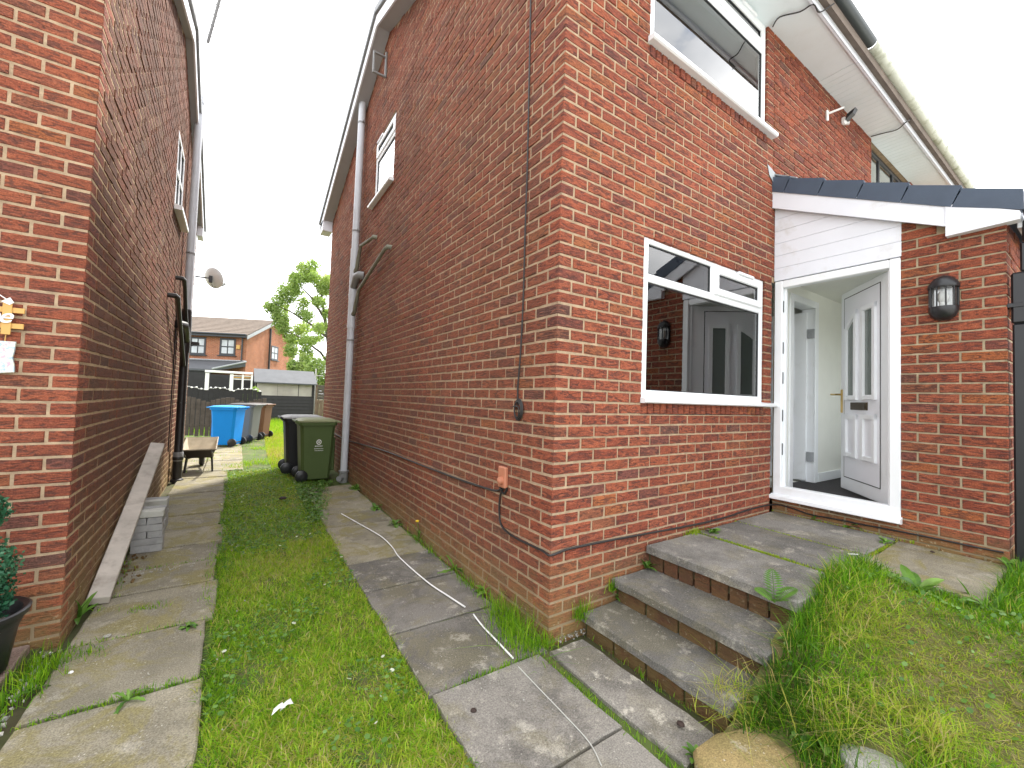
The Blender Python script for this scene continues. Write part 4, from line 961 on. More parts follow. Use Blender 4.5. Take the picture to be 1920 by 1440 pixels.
for i in range(n):
    xa = x0+(x1-x0)*i/n; t = (i+.5)/n*3 % 1; top = 1.36+.10*math.sin(math.pi*t)
    m = MB(); m.box((xa+.002, 15.78+.004*(i % 2), 0), (xa+(x1-x0)/n-.002, 15.80+.004*(i % 2), top), .004); m.build('paling', M['fenceb'], bf)
sl = thing('string_lights', 'white fairy lights strung along the top of the black fence', 'fairy lights', (-2.0, 15.7, 1.4))
pts = []
for i in range(40):
    t = i/39; x = x0+(x1-x0)*t; pts.append((x, 15.74, 1.40+.08*math.sin(math.pi*(t*3 % 1))+.02*math.sin(i*2.1)))
m = MB(); m.tube(pts, .006, 5); m.build('wire', M['whiteo'], sl)
for i in range(0, 40, 2):
    m = MB(); c = np.array(pts[i]); m.lathe(c-Zv*.03, [(.002, 0), (.028, .015), (.032, .035), (.02, .055), (.002, .06)], 8); m.build('bulb', M['whiteo'], sl)
pf = thing('picket_fence', 'weathered grey picket fence with scalloped top behind the blue bin', 'fence', (-1.9, 13.4, 0))
x0, x1 = -3.3, -.80; n = 21
for i in range(n):
    xa = x0+(x1-x0)*i/n; t = (i+.5)/n*2.55 % 1; top = 1.02+.17*math.sin(math.pi*t)+RNG.normal(0, .012); g_ = RNG.uniform(.006, .018)
    y = 13.42-.25*(xa-x0)/(x1-x0)
    m = MB(); m.box((xa+g_, y, RNG.uniform(.01, .05)), (xa+(x1-x0)/n-.004, y+.018, top), .004, 0, None, .5, .003); m.build('paling', M['fence'], pf)
for zz in (.3, .85):
    m = MB(); m.prism([(x0, 13.445, zz), (x1, 13.195, zz), (x1, 13.195, zz+.07), (x0, 13.445, zz+.07)], (0, .03, 0)); m.build('rail', M['fence'], pf)
shed = thing('shed', 'low black boarded shed with cloudy plastic windows at the end of the alley', 'shed', (.25, 19.5, 0))
SX0, SX1 = -.92, 1.38
for k in range(8):
    m = MB(); z0 = .02+k*.148; m.prism([(SX0, 19.0, z0), (SX0, 19.0, z0+.15), (SX0, 18.985, z0+.15), (SX0, 18.965, z0)], (SX1-SX0, 0, 0)); m.build('board', M['fenceb'], shed)
for (a, b) in ((SX0+.03, -.1), (-.1, .72), (.74, SX1-.1)):
    m = MB(); m.box((a+.004, 18.99, 1.215), (b-.004, 19.0, 1.77)); m.build('window_sheet', M['sheet'], shed)
m = MB(); m.box((SX0, 18.97, 1.20), (SX1, 18.99, 1.225)); m.box((SX1-.09, 18.965, 1.2), (SX1, 19.0, 1.8)); m.box((SX0-.02, 18.96, 1.75), (SX1, 18.985, 1.79)); m.build('window_frame', M['fenceb'], shed)
m = MB(); m.box((SX0, 19.01, 0), (SX1, 20.6, 1.75)); m.build('side_wall', M['fenceb'], shed)
m = MB(); m.prism([(SX0-.08, 18.78, 1.80), (SX0-.08, 20.0, 2.42), (SX0-.08, 20.9, 1.80), (SX0-.08, 20.9, 1.75), (SX0-.08, 20.0, 2.37), (SX0-.08, 18.78, 1.75)], (SX1-SX0+.16, 0, 0)); m.build('roof', M['felt'], shed)
ff = thing('fence', 'brown timber fence between the black shed and the right house', 'fence', (2.2, 18.9, 0))
for i in range(14):
    xa = 1.45+i*.16; m = MB(); m.box((xa+.004, 18.9, .02), (xa+.156, 18.92, 1.08), .004); m.build('board', M['fencer'], ff)
for k in range(5):
    m = MB(); z0 = 1.10+k*.135; m.box((1.45, 18.905, z0), (3.7, 18.93, z0+.128), .004); m.build('slat', M['fence'], ff)
m = MB(); m.box((1.42, 18.86, 0), (1.50, 18.90, 1.85), .006); m.build('post', M['fencer'], ff)
pp = thing('washing_line_post', 'thin pale post with short cross arm beyond the brown fence', 'post', (2.5, 20.5, 0))
p = atY(592, 705, 20.5); m = MB(); m.box((p[0]-.03, 20.47, 0), (p[0]+.03, 20.53, 2.6), .006); m.build('pole', M['conctop'], pp)
m = MB(); m.box((p[0]+.03, 20.48, 2.24), (p[0]+.34, 20.52, 2.28), .004); m.build('cross_arm', M['conctop'], pp)

# ------------------------------------------------------------------ wheelie bins
def wheelie_bin(label, body, lid, loc, rz, H=1.0, logo=False, group='wheelie bins'):
    t = thing('wheelie_bin', label, 'bin', loc, R_(rz), group)
    Bd = lambda m, n, mt, par=t, sm=False: m.build(n, mt, par, sm, True)
    def ring(w_, d_, z, c): return [(-w_+c, -d_, z), (w_-c, -d_, z), (w_, -d_+c, z), (w_, d_-c, z), (w_-c, d_, z), (-w_+c, d_, z), (-w_, d_-c, z), (-w_, -d_+c, z)]
    m = MB(); lv = [(.20, .205, .035, .035), (.232, .232, .05, .045), (.262, .282, H*.80, .05), (.268, .292, H*.905, .05), (.29, .315, H*.908, .05), (.292, .318, H*.955, .05), (.285, .31, H*.957, .05)]
    V = []; 
    for l in lv: V += ring(*l)
    Fc = [(r*8+i, r*8+(i+1) % 8, (r+1)*8+(i+1) % 8, (r+1)*8+i) for r in range(len(lv)-1) for i in range(8)]+[tuple(range(7, -1, -1)), tuple((len(lv)-1)*8+i for i in range(8))]
    m.add(V, Fc)
    m.box((-.13, -.32, H*.15), (.13, -.24, H*.70), .02)       # front rib
    body_o = Bd(m, 'body', body)
    m = MB(); lv = [(.296, .325, H*.958, .05), (.30, .33, H*.965, .05), (.298, .328, H*.982, .05), (.255, .27, H*1.004, .06), (.22, .23, H*1.012, .06)]
    V = []
    for l in lv: V += ring(*l)
    m.add(V, [(r*8+i, r*8+(i+1) % 8, (r+1)*8+(i+1) % 8, (r+1)*8+i) for r in range(len(lv)-1) for i in range(8)]+[tuple((len(lv)-1)*8+i for i in range(8))])
    m.box((-.29, -.37, H*.955), (.29, -.30, H*.975), .008)
    lo = Bd(m, 'lid', lid)
    m = MB(); m.tube([(-.25, .30, H*.93), (-.25, .36, H*.975), (.25, .36, H*.975), (.25, .30, H*.93)], .016, 8); Bd(m, 'handle', body)
    for sg in (-1, 1):
        m = MB(); m.lathe((sg*.245-.022, .235, .10), [(.0, 0), (.085, 0), (.10, .008), (.10, .036), (.085, .044), (.0, .044)], 20, 0, (1, 0, 0)); wo_ = Bd(m, 'wheel', M['black'], t, True)
        m = MB(); m.lathe((sg*.245-.026, .235, .10), [(.0, 0), (.035, 0), (.035, .052), (.0, .052)], 12, 0, (1, 0, 0)); Bd(m, 'hub', M['black'], wo_)
    m = MB(); m.tube([(-.22, .235, .10), (.22, .235, .10)], .012, 8); Bd(m, 'axle', M['black'])
    if logo:   # white print on the side that faces the alley mouth
        tx = lambda y, z: np.array((-.2325-(.03*(z-.05)/(H*.8-.05))-.0015, y, z))
        m = MB(); n = 24
        for (ra, rb) in ((.042, .028), (.014, 0)):
            P = [tx(-.02+ra*math.cos(2*math.pi*i/n), .64+ra*math.sin(2*math.pi*i/n)) for i in range(n)]
            if rb: Q = [tx(-.02+rb*math.cos(2*math.pi*i/n), .64+rb*math.sin(2*math.pi*i/n)) for i in range(n)]; m.add(P+Q, [(i, (i+1) % n, n+(i+1) % n, n+i) for i in range(n)])
            else: m.add(P, [tuple(range(n))])
        for (y0, z0, wd, hh, k) in ((-.08, .568, .125, .015, 9), (-.095, .530, .15, .008, 12), (-.095, .500, .145, .008, 11)):
            for i in range(k):
                a = y0+wd*i/k; b_ = a+wd/k*(.55+.25*((i*7) % 3)/2); m.add([tx(a, z0), tx(b_, z0), tx(b_, z0+hh), tx(a, z0+hh)], [(0, 1, 2, 3)])
        Bd(m, 'print', M['whiteo'], body_o)
    return t
def bm(name, c, dirt=None): return mat_plain(name, c, .5, .06, 3, dirt=dirt or tuple(x*.7 for x in c), dirt_amt=.5, spec=.22)
wheelie_bin('olive green wheelie bin with white print beside the grey soil pipe', bm('olive bin plastic', (.085, .125, .042)), bm('pale olive lid', (.26, .28, .15)), (-.47, 5.60, -.01), 90, 1.0, True).scale = (1, .9, 1)
wheelie_bin('dark wheelie bin with pale grey lid standing behind the green bin', bm('black bin plastic', (.03, .03, .033)), bm('grey lid', (.42, .43, .44)), (-.58, 6.42, 0), 90, 1.0)
wheelie_bin('bright blue wheelie bin standing in front of the picket fence', bm('blue bin plastic', (.006, .25, .78)), bm('blue lid', (.03, .30, .78)), (-1.74, 10.75, .01), -116, 1.0)
wheelie_bin('grey wheelie bin with dark lid between the blue and brown bins', bm('grey bin plastic', (.16, .165, .165)), bm('dark lid', (.09, .085, .085)), (-1.34, 11.75, .01), -118, 1.04)
wheelie_bin('brown wheelie bin farthest along beside the grey bin', bm('brown bin plastic', (.17, .085, .05)), bm('dark brown lid', (.10, .08, .07)), (-1.02, 12.62, .01), -118, 1.03)
# ------------------------------------------------------------------ wheelbarrow
wb = thing('wheelbarrow', 'old wheelbarrow with dark tray standing behind the black iron pipe', 'wheelbarrow', (-2.08, 7.0, 0))
def ringp(x0, x1, y0, y1, z0, z1): return [(x0, y0, z0), (x1, y0, z0), (x1, y1, z1), (x0, y1, z1)]
m = MB(); O = ringp(-2.30, -1.84, 6.72, 7.50, .405, .535); I = ringp(-2.23, -1.91, 6.88, 7.25, .25, .22); O2 = [(a*1+.0, b, c) for a, b, c in O]
m.add(O+I, [(0, 1, 5, 4), (1, 2, 6, 5), (2, 3, 7, 6), (3, 0, 4, 7), (4, 5, 6, 7)], 0)
In = [(-2.07+(a+2.07)*.97, 7.1+(b-7.1)*.97, c+.006) for a, b, c in O]; In2 = [(-2.07+(a+2.07)*.96, 7.07+(b-7.07)*.95, c+.012) for a, b, c in I]
m.add(In+In2, [(0, 4, 5, 1), (1, 5, 6, 2), (2, 6, 7, 3), (3, 7, 4, 0), (4, 7, 6, 5)], 1)
m.add(O+In, [(0, 1, 5, 4), (1, 2, 6, 5), (2, 3, 7, 6), (3, 0, 4, 7)], 1)
m.build('tray', [mat_plain('dark rusty tray', (.03, .022, .018), .6, .3), mat_plain('dusty cement tray inside', (.46, .40, .30), .9, .2, 8)], wb, fix=False)
m = MB(); m.tube(O+[O[0]], .012, 6); m.build('rim', mat_plain('chipped rim', (.30, .26, .20), .6, .3, 12), wb)
for sx in (-1, 1):
    x = -2.07+sx*.17
    m = MB(); m.tube([(x+sx*.02, 6.35, .42), (x+sx*.02, 6.75, .30), (x, 7.0, .23), (-2.07+sx*.06, 7.62, .19)], .015, 8); m.build('handle', M['iron'], wb)
    m = MB(); m.tube([(x, 6.90, .28), (x+sx*.02, 6.86, .05), (x+sx*.02, 6.90, .004), (x, 7.0, .25)], .015, 8); m.build('leg', M['iron'], wb)
m = MB(); m.lathe((-2.11, 7.66, .165), [(.0, .0), (.10, .005), (.135, 0), (.16, .02), (.16, .06), (.135, .08), (.10, .075), (0, .08)], 20, 0, (1, 0, 0)); m.build('wheel', M['black'], wb, True)
# ------------------------------------------------------------------ plank and block stacks
pk = MB(); a, b = np.array((-2.278, 1.82, .03)), np.array((-2.262, 3.80, .82)); ax = unit(b-a); wv = unit(np.array((.93, .02, -.12))-ax*(np.array((.93, .02, -.12))@ax)); nn = np.cross(ax, wv)
Tk = lambda p: a+ax*p[0]+wv*p[1]+nn*p[2]
pk.box((0, -.058, -.026), (np.linalg.norm(b-a), .058, .026), .004, 0, Tk, .5, .0015); tag(pk.build('plank', M['wood'], None), 'long weathered timber plank leaning along the left brick wall', 'plank')
BL = ['bottom', 'second', 'third', 'fourth', 'fifth', 'top']
def block(x0, x1, y0, y1, z, lab, pale=False):
    m = MB(); m.box((x0, y0, z+.001), (x1, y1, z+.0575), .004, 0, None, .5, .003); o = m.build('concrete_block', M['conctop'] if pale else M['concrete']); tag(o, lab, 'block', 'concrete blocks stacked by the left wall')
z = .006
for L_ in range(6):
    dx = RNG.uniform(-.006, .006); nm = BL[L_]
    if L_ in (2, 4):
        for k, sd_ in ((0, 'left'), (1, 'right')): block(-2.285+k*.107+dx, -2.185+k*.107+dx, 2.80, 3.0, z, f'grey block at the {sd_} of the {("third","","fifth")[L_-2]} layer of the near stack')
    else:
        block(-2.287+dx, -2.075+dx, 2.80+RNG.uniform(-.006, .006), 2.897, z, f'{"pale" if L_ == 5 else "dark grey"} block lying at the front of the {nm} layer, near stack', L_ == 5)
        block(-2.287-dx, -2.075-dx, 2.905, 3.005, z, f'grey block lying behind in the {nm} layer of the near stack')
    z += .0585
z = .006
for L_ in range(5):
    nm = ['bottom', 'second', 'third', 'fourth', 'top'][L_]; z = .006+L_*.0585
    if L_ == 3:
        for k, sd_ in ((0, 'left'), (1, 'right')): block(-2.345+k*.112, -2.24+k*.112, 3.47, 3.67, z, f'grey block at the {sd_} of the fourth layer of the far stack')
    else:
        block(-2.345, -2.125, 3.47, 3.567, z, f'{"pale" if L_ == 4 else "grey"} block at the front of the {nm} layer of the far stack', L_ == 4); 
        block(-2.345, -2.125, 3.575, 3.672, z, f'grey block at the back of the {nm} layer of the far stack')
    z += .0655
# ------------------------------------------------------------------ things on the walls
lamp = thing('wall_lamp', 'black half lantern wall lamp with clear glass on the porch brick', 'lamp', (X1, -1.165, 2.28))
Fl = WF((X1, -1.165, 0), (0, -1, 0), (-1, 0, 0))
m = MB(); m.box((-.072, -.004, 2.155), (.072, .018, 2.41), .03, 0, Fl); m.build('back_plate', M['black'], lamp)
def half(c0, prof, mat, name, n=16, sm=True):
    m = MB(); V = []; k = n+1
    for r_, h in prof: V += [Fl((r_*math.cos(math.pi*i/n), .012+r_*math.sin(math.pi*i/n)*1.0, h)) for i in range(k)]
    m.add(V, [(r*k+i, r*k+i+1, (r+1)*k+i+1, (r+1)*k+i) for r in range(len(prof)-1) for i in range(n)]); return m.build(name, mat, lamp, sm)
half(0, [(.083, 2.352), (.086, 2.358), (.084, 2.378), (.070, 2.405), (.05, 2.428), (.025, 2.443), (0.0, 2.447)], M['black'], 'cap'); half(0, [(.0, 2.352), (.083, 2.352)], M['black'], 'cap_base')
half(0, [(.078, 2.213), (.081, 2.205), (.078, 2.17), (.062, 2.14), (.04, 2.12), (.0, 2.112)], M['black'], 'bowl'); half(0, [(.0, 2.213), (.078, 2.213)], M['black'], 'bowl_top')
half(0, [(.072, 2.214), (.072, 2.352)], M['clear'], 'glass_shade')
m = MB(); m.box((-.066, .0185, 2.215), (.066, .021, 2.35), 0, 0, Fl); m.build('glint_plate', M['steel'], lamp)  # plate added for the bright streaks of sky on the glass
for i in range(6):
    an = math.pi*(i+.0)/5; m = MB(); m.tube([Fl((.076*math.cos(an), .012+.076*math.sin(an), 2.21)), Fl((.076*math.cos(an), .012+.076*math.sin(an), 2.355))], .005, 6); m.build('bar', M['black'], lamp)
m = MB(); m.lathe(Fl((0, .04, 2.214)), [(.018, 0), (.018, .03), (.022, .034), (.03, .055), (.032, .075), (.026, .098), (.012, .112), (0, .115)], 14); m.build('bulb', mat_plain('frosted bulb', (.8, .8, .78), .25, .01), lamp, True)
def cable(name_label, pts, r=.006, mat='blackcab', nm='cable'):
    m = MB(); m.tube(pts, r, 6); return tag(m.build(nm, M[mat], None, True), name_label, 'cable')
def smooth(pts, k=5):
    P = [np.asarray(p, float) for p in pts]; P = [P[0]]+P+[P[-1]]; out = []
    for i in range(1, len(P)-2):
        for j in range(k):
            t = j/k; a, b, c, d = P[i-1:i+3]; out.append(.5*((2*b)+(c-a)*t+(2*a-5*b+4*c-d)*t*t+(3*b-a-3*c+d)*t**3))
    return out+[P[-2]]
v = [atX(u, y, -.009) for u, y in ((996, -60), (994, 60), (989, 300), (985, 420), (981, 560), (976, 660), (971, 725), (971, 760))]
cv = thing('aerial_cable', 'thin black cable hanging down the side wall into a small coil', 'cable', v[-1])
m = MB(); m.tube(smooth(v), .0055, 6); m.build('lead', M['blackcab'], cv, True)
c = atX(972, 768, -.015)
for k in range(3):
    m = MB(); rr = .062-.008*k; m.tube([c+np.array((-.004*k, rr*.8*math.cos(t+k), rr*math.sin(t+k)*1.15)) for t in np.linspace(0, 2*math.pi, 22)], .005, 5); m.build('coil', M['blackcab'], cv, True)
m = MB(); m.tube(smooth([c+np.array((-.01, .05, .02)), c+np.array((-.014, -.02, .015)), c+np.array((-.01, -.015, -.05))]), .005, 5); m.build('coil_tie', M['blackcab'], cv, True)
cable('black cable sagging along the side wall to the terracotta box', smooth([atX(u, y, -.010) for u, y in ((626, 812), (650, 825), (690, 836), (720, 845), (750, 856), (790, 872), (830, 887), (870, 902), (900, 912), (930, 920), (940, 915))]), .008)
bx = thing('cable_box', 'small terracotta coloured cable cover box low on the side wall', 'junction box', (-.03, .5, .9))
p = atX(947, 895, 0); m = MB(); m.box((-.03, p[1]-.045, p[2]-.07), (-.001, p[1]+.05, p[2]+.075), .01); m.build('cover', M['terra'], bx)
m = MB(); m.lathe((-.03, p[1], p[2]-.02), [(.028, 0), (.026, .02), (.012, .03), (0, .031)], 12, 0, (-1, 0, 0)); m.build('cap', M['terra'], bx, True)
lo = [atX(u, y, -.012) for u, y in ((941, 905), (938, 915), (945, 926), (950, 915), (942, 918), (937, 935), (936, 960), (940, 985), (958, 1003), (990, 1020), (1018, 1033))]
co = [np.array((-.012, -.012, lo[-1][2]-.004))]
fo = [atY(u, y, -.010) for u, y in ((1060, 1031), (1100, 1022), (1160, 1010), (1215, 1000), (1270, 990), (1320, 980), (1360, 970), (1400, 957), (1430, 949))]
po = [atX(u, y, X1-.012) for u, y in ((1456, 946), (1485, 953), (1520, 965), (1560, 972), (1620, 984), (1690, 997), (1760, 1011), (1830, 1026), (1882, 1036))]
cable('black cable running from the terracotta box round the corner to the porch', smooth(lo+co+fo+po, 3), .007)
cable('white cable lying along the grey slabs, longer piece', smooth([atZ(u, y, .016) for u, y in ((640, 963), (670, 980), (712, 1004), (735, 1025), (750, 1046), (800, 1090), (840, 1117), (872, 1138))]), .005, 'whiteo', 'ground_cable')
cable('white cable on the slab near the corner, shorter piece', smooth([atZ(u, y, .016) for u, y in ((888, 1152), (905, 1174), (930, 1200), (962, 1234))]), .005, 'whiteo', 'ground_cable')
cable('faint thin pale wire running over the scuffed slabs left of the steps', smooth([atZ(u, y, .012) for u, y in ((972, 1250), (1010, 1290), (1060, 1342), (1105, 1392), (1128, 1436))]), .0025, 'conctop', 'ground_cable')
cable('dark wire looping under the plain soffit to the gutter', smooth([atZ(1449, 50, 5.14), atZ(1462, 32, 5.13), atZ(1500, 22, 5.128), atZ(1525, 8, 5.13), np.array((2.75, -.36, 5.12)), np.array((2.85, -.44, 5.20))]), .006)
cable('dark wire looping under the grooved soffit beside the dark window', smooth([atZ(1633, 256, 5.14), atZ(1655, 250, 5.13), atZ(1682, 243, 5.128), atZ(1700, 228, 5.13), atZ(1712, 222, 5.25)]), .006)
sl_ = thing('security_light', 'small black and white security light on the wall below the soffit', 'light', (4.45, -.05, 4.98))
m = MB(); m.box((4.395, -.045, 4.92), (4.455, -.0, 5.0), .01); m.build('base', M['whiteo'], sl_)
m = MB(); m.prism([(4.39, -.05, 4.95), (4.39, -.12, 5.00), (4.39, -.145, 5.05), (4.39, -.06, 5.01)], (.08, 0, 0)); m.build('lamp_head', M['black'], sl_)
m = MB(); m.tube([(4.47, -.02, 4.95), (4.49, -.06, 4.94)], .02, 10); m.build('sensor', M['whiteo'], sl_, True)
wk = thing('wall_bracket', 'white T shaped bracket on the brick beside the security light', 'bracket', (3.97, -.04, 4.86))
m = MB(); m.box((3.94, -.02, 4.78), (3.98, .0, 4.90), .004); m.build('plate', M['whiteo'], wk); m = MB(); m.tube([(3.96, -.015, 4.86), (4.05, -.14, 4.90)], .012, 8); m.build('arm', M['whiteo'], wk)
ds = thing('satellite_dish', 'round pale satellite dish on an arm at the far end of left house', 'satellite dish', (-2.10, 8.6, 3.73))
dn = unit((.55, .62, .30)); c = np.array((-2.10, 8.60, 3.73))
m = MB(); m.lathe(c, [(.0, -.05), (.08, -.046), (.15, -.028), (.21, .0), (.213, .004), (.15, -.022), (.08, -.04), (.0, -.044)], 28, 0, dn); m.build('dish', mat_plain('dish paint', (.82, .90, .95), .45, .05), ds, True)
m = MB(); m.tube([nbp(7.2, .02, 3.70), c-dn*.10+np.array((-.05, 0, 0)), c-dn*.05], .014, 8); m.box(c-dn*.08-np.array((.03, .03, .09)), c-dn*.08+np.array((.03, .03, .05)), .006); m.build('mount_arm', M['anth'], ds)
m = MB(); m.tube([c-dn*.05-Zv*.12, c-Zv*.20+dn*.0, c-Zv*.17+dn*.24], .01, 8); m.tube([c-Zv*.17+dn*.22, c-Zv*.14+dn*.30], .026, 10); m.build('receiver_arm', M['greypd'], ds)
fl = thing('floodlight', 'small black floodlight on the far corner of the left house', 'light', nbp(7.15, .1, 2.33))
c = nbp(7.1, .06, 2.33); m = MB(); m.box(c-np.array((.10, .05, .03)), c+np.array((.10, .05, .03)), .01); m.build('lamp_head', M['black'], fl); m = MB(); m.tube([nbp(7.1, 0, 2.28), nbp(7.1, .06, 2.28), nbp(7.1, .06, 2.32)], .012, 6); m.build('arm', M['black'], fl)
ta = thing('tv_aerial', 'television aerial above the gable end of the left house', 'aerial', nbp(3.62, .2, 6.1))
a, b = nbp(3.55, .24, 6.08), nbp(3.2, .42, 6.9); m = MB(); m.tube([a, b], .018, 8); m.build('mast', M['greypd'], ta)
for k in range(7):
    c = a+(b-a)*(.12+.14*k); m = MB(); m.tube([c-np.array((.10, .02, 0)), c+np.array((.16, .05, -.02))], .006, 5); m.build('element', M['greypd'], ta)
for k in (0, 1):
    m = MB(); s0 = nbp(3.3-.5*k, .42+.22*k, 6.75+.1*k); m.tube([s0+Zv*.45, s0-Zv*.12], .006, 5); m.build('rod', M['greypd'], ta)
# ------------------------------------------------------------------ hanging sign and boot on the left wall
sg = thing('hanging_sign', 'wooden lattice sign with white script lettering hanging on left wall', 'sign', (-2.68, 1.35, 1.75))
ys_ = 1.345
for zz in (1.713, 1.796):
    m = MB(); m.box((-2.84, ys_-.006, zz), (-2.548, ys_+.002, zz+.028), .003); m.build('slat', M['gold'], sg)
for xx in (-2.625, -2.79):
    m = MB(); m.box((xx, ys_-.012, 1.68), (xx+.034, ys_-.007, 1.86), .003); m.build('upright', M['gold'], sg)
cu = bpy.data.curves.new('lettering', 'FONT'); cu.body = 'home'; cu.size = .105; cu.shear = .35; cu.extrude = .002; cu.offset = .0012; cu.space_character = .88
cu.materials.append(M['whiteo']); tmp_ = bpy.data.objects.new('tmp', cu); COL.objects.link(tmp_); bpy.context.view_layer.update(); lme = bpy.data.meshes.new_from_object(tmp_); bpy.data.objects.remove(tmp_); lme.name = 'lettering'
to = link('lettering', lme); to.location = (-2.812, ys_-.016, 1.742); to.rotation_euler = (R_(90), 0, 0); to.parent = sg; to.matrix_parent_inverse = wmat(sg).inverted()
m = MB(); m.tube([(-2.61, ys_, 1.86), (-2.70, ys_, 1.93), (-2.775, ys_, 1.86)], .003, 5); m.build('string', M['whiteo'], sg)
m = MB(); m.prism([(-2.63, ys_-.016, 1.85), (-2.60, ys_-.016, 1.875), (-2.585, ys_-.016, 1.85), (-2.60, ys_-.016, 1.835)], (0, .006, 0)); m.build('bow', M['whiteo'], sg)
bo = thing('boot_ornament', 'pale painted wellington boot ornament hanging under the wooden sign', 'ornament', (-2.61, 1.345, 1.55))
def mat_boot():
    b = NB('speckled boot paint'); p = b.pos(); c = b.ramp(b.noise(p, 45, 2, .5, .5), [(.38, (.35, .50, .62)), (.47, (.62, .68, .62)), (.56, (.66, .72, .60)), (.66, (.62, .42, .52))]); b.bsdf(c, .5); return b.m
m = MB(); P = [(-.055, .085), (.03, .085), (.027, .04), (.022, .0), (.03, -.04), (.032, -.075), (-.02, -.082), (-.09, -.078), (-.098, -.055), (-.075, -.04), (-.048, -.02), (-.05, .03)]
m.prism([(-2.60+a, ys_-.01, 1.56+b) for a, b in P], (0, .012, 0)); m.build('boot', mat_boot(), bo)
m = MB(); m.tube([(-2.61, ys_-.004, 1.645), (-2.608, ys_-.004, 1.69)], .0025, 5); m.build('string', M['gold'], bo)
# ------------------------------------------------------------------ pot and artificial topiary
pot = MB(); pcx = np.array((-2.575, 1.06, .06)); pot.lathe(pcx, [(0, 0), (.125, 0), (.135, .01), (.165, .22), (.172, .225), (.178, .25), (.195, .265), (.20, .29), (.19, .295), (.172, .285), (.155, .23), (.0, .23)], 28)
tag(pot.build('plant_pot', M['black'], None, True), 'black plastic plant pot standing by the left brick wall', 'pot')
# ------------------------------------------------------------------ grass
GS = [(0, (.035, .11, .006)), (.25, (.095, .24, .010)), (.5, (.215, .40, .014)), (.7, (.34, .47, .028)), (.82, (.41, .42, .065)), (.92, (.42, .34, .12)), (1.0, (.48, .39, .21))]
M['grass'] = mat_leaf('grass blades', GS, .5, .4)
M['weed'] = mat_leaf('weed leaves', [(0, (.06, .15, .022)), (.5, (.12, .25, .035)), (1, (.20, .33, .07))], .45, .3, False)
M['clover'] = mat_leaf('clover leaves', [(0, (.06, .15, .025)), (.6, (.13, .25, .045)), (.85, (.20, .31, .10)), (1, (.6, .62, .5))], .45, .3)
def blades(name, X, Y, Z0, Hh, W_, tone, lean=.6, mat='grass', flat=0.0):
    n = len(X); r = RNG
    az = r.uniform(0, 2*np.pi, n); la = r.uniform(0, 2*np.pi, n); ln = np.abs(r.normal(0, lean, n))*Hh+flat*Hh*r.random(n)
    dx, dy = np.cos(la)*ln, np.sin(la)*ln; wx, wy = np.cos(az)*W_/2, np.sin(az)*W_/2
    hz = Hh*np.clip(1-.35*(ln/np.maximum(Hh, 1e-4))**2, .12, 1)
    B = np.stack([X, Y, Z0], 1); V = np.empty((n, 5, 3))
    V[:, 0] = B+np.stack([-wx, -wy, np.zeros(n)], 1); V[:, 1] = B+np.stack([wx, wy, np.zeros(n)], 1)
    mid = B+np.stack([dx*.35, dy*.35, hz*.58], 1); V[:, 2] = mid+np.stack([-wx*.75, -wy*.75, np.zeros(n)], 1); V[:, 3] = mid+np.stack([wx*.75, wy*.75, np.zeros(n)], 1)
    V[:, 4] = B+np.stack([dx, dy, hz], 1)
    i = np.arange(n)[:, None]*5; T = np.concatenate([i+np.array([[0, 1, 3]]), i+np.array([[0, 3, 2]]), i+np.array([[2, 3, 4]])], 1).reshape(-1, 3)
    t = np.repeat(np.clip(tone, 0, 1)[:, None], 5, 1); t[:, :2] -= .04
    return link(name, tri_mesh(name, V.reshape(-1, 3), T, M[mat], t.ravel()))
def inpoly(P, x, y):
    P = np.array(P); c = np.zeros(len(x), bool); j = len(P)-1
    for i in range(len(P)):
        a, b = P[i], P[j]; k = ((a[1] > y) != (b[1] > y)) & (x < (b[0]-a[0])*(y-a[1])/(b[1]-a[1]+1e-12)+a[0]); c ^= k; j = i
    return c
def nz(x, y, s, seed=0):      # cheap smooth field for tone and density
    return (np.sin(x*s+seed)*np.cos(y*s*1.13-seed*2)+np.sin(x*s*2.3-y*s*1.7+seed*3)*.6+np.sin((x+y)*s*3.9+seed)*.35)/1.95
STONES = ((.17, -1.11, .17, .11), (.48, -1.38, .12, .075))
def scatter(poly, dens):
    P = np.array(poly); lo, hi = P.min(0), P.max(0); n = int((hi-lo).prod()*dens); x = RNG.uniform(lo[0], hi[0], n); y = RNG.uniform(lo[1], hi[1], n); k = inpoly(poly, x, y)
    for (a, b, c, d) in STONES: k &= ((x-a)/c)**2+((y-b)/d)**2 > 1
    return x[k], y[k]
wob = lambda y, s: .02*np.sin(y*7+s)+.015*np.sin(y*17+s*2)
edgeL, edgeR = [], []
for y in np.linspace(-1.6, 6.9, 60): edgeL.append((-1.655+wob(y, 1)-.03*(y > 3), y))
for y in np.linspace(6.9, -1.6, 60):
    xr = -.765 if y < 1.6 else (-.765+.07*(y-1.6)/1.5 if y < 3.1 else (-.695+.30*min(1, (y-3.1)/1.4) if y < 5.2 else -.78))
    edgeR.append((xr+wob(y, 4)+.012, y))
lawn_poly = edgeL+edgeR
x, y = scatter(lawn_poly, 22000); k = (y < 2.6) | (RNG.random(len(x)) < .5); x, y = x[k], y[k]
dense = nz(x, y, 3.1, 2); k = RNG.random(len(x)) < .80+.25*dense; x, y = x[k], y[k]
dl = np.minimum(np.abs(x+1.655), 9)  # lusher along the left path
tone = .61+.16*nz(x, y, 2.2, 1)+.10*nz(x, y, 9, 4)+RNG.normal(0, .19, len(x))-.22*np.exp(-dl/.10)+.04*(y > 4)
tone = np.where(RNG.random(len(x)) < .12, RNG.uniform(.75, 1, len(x)), tone)
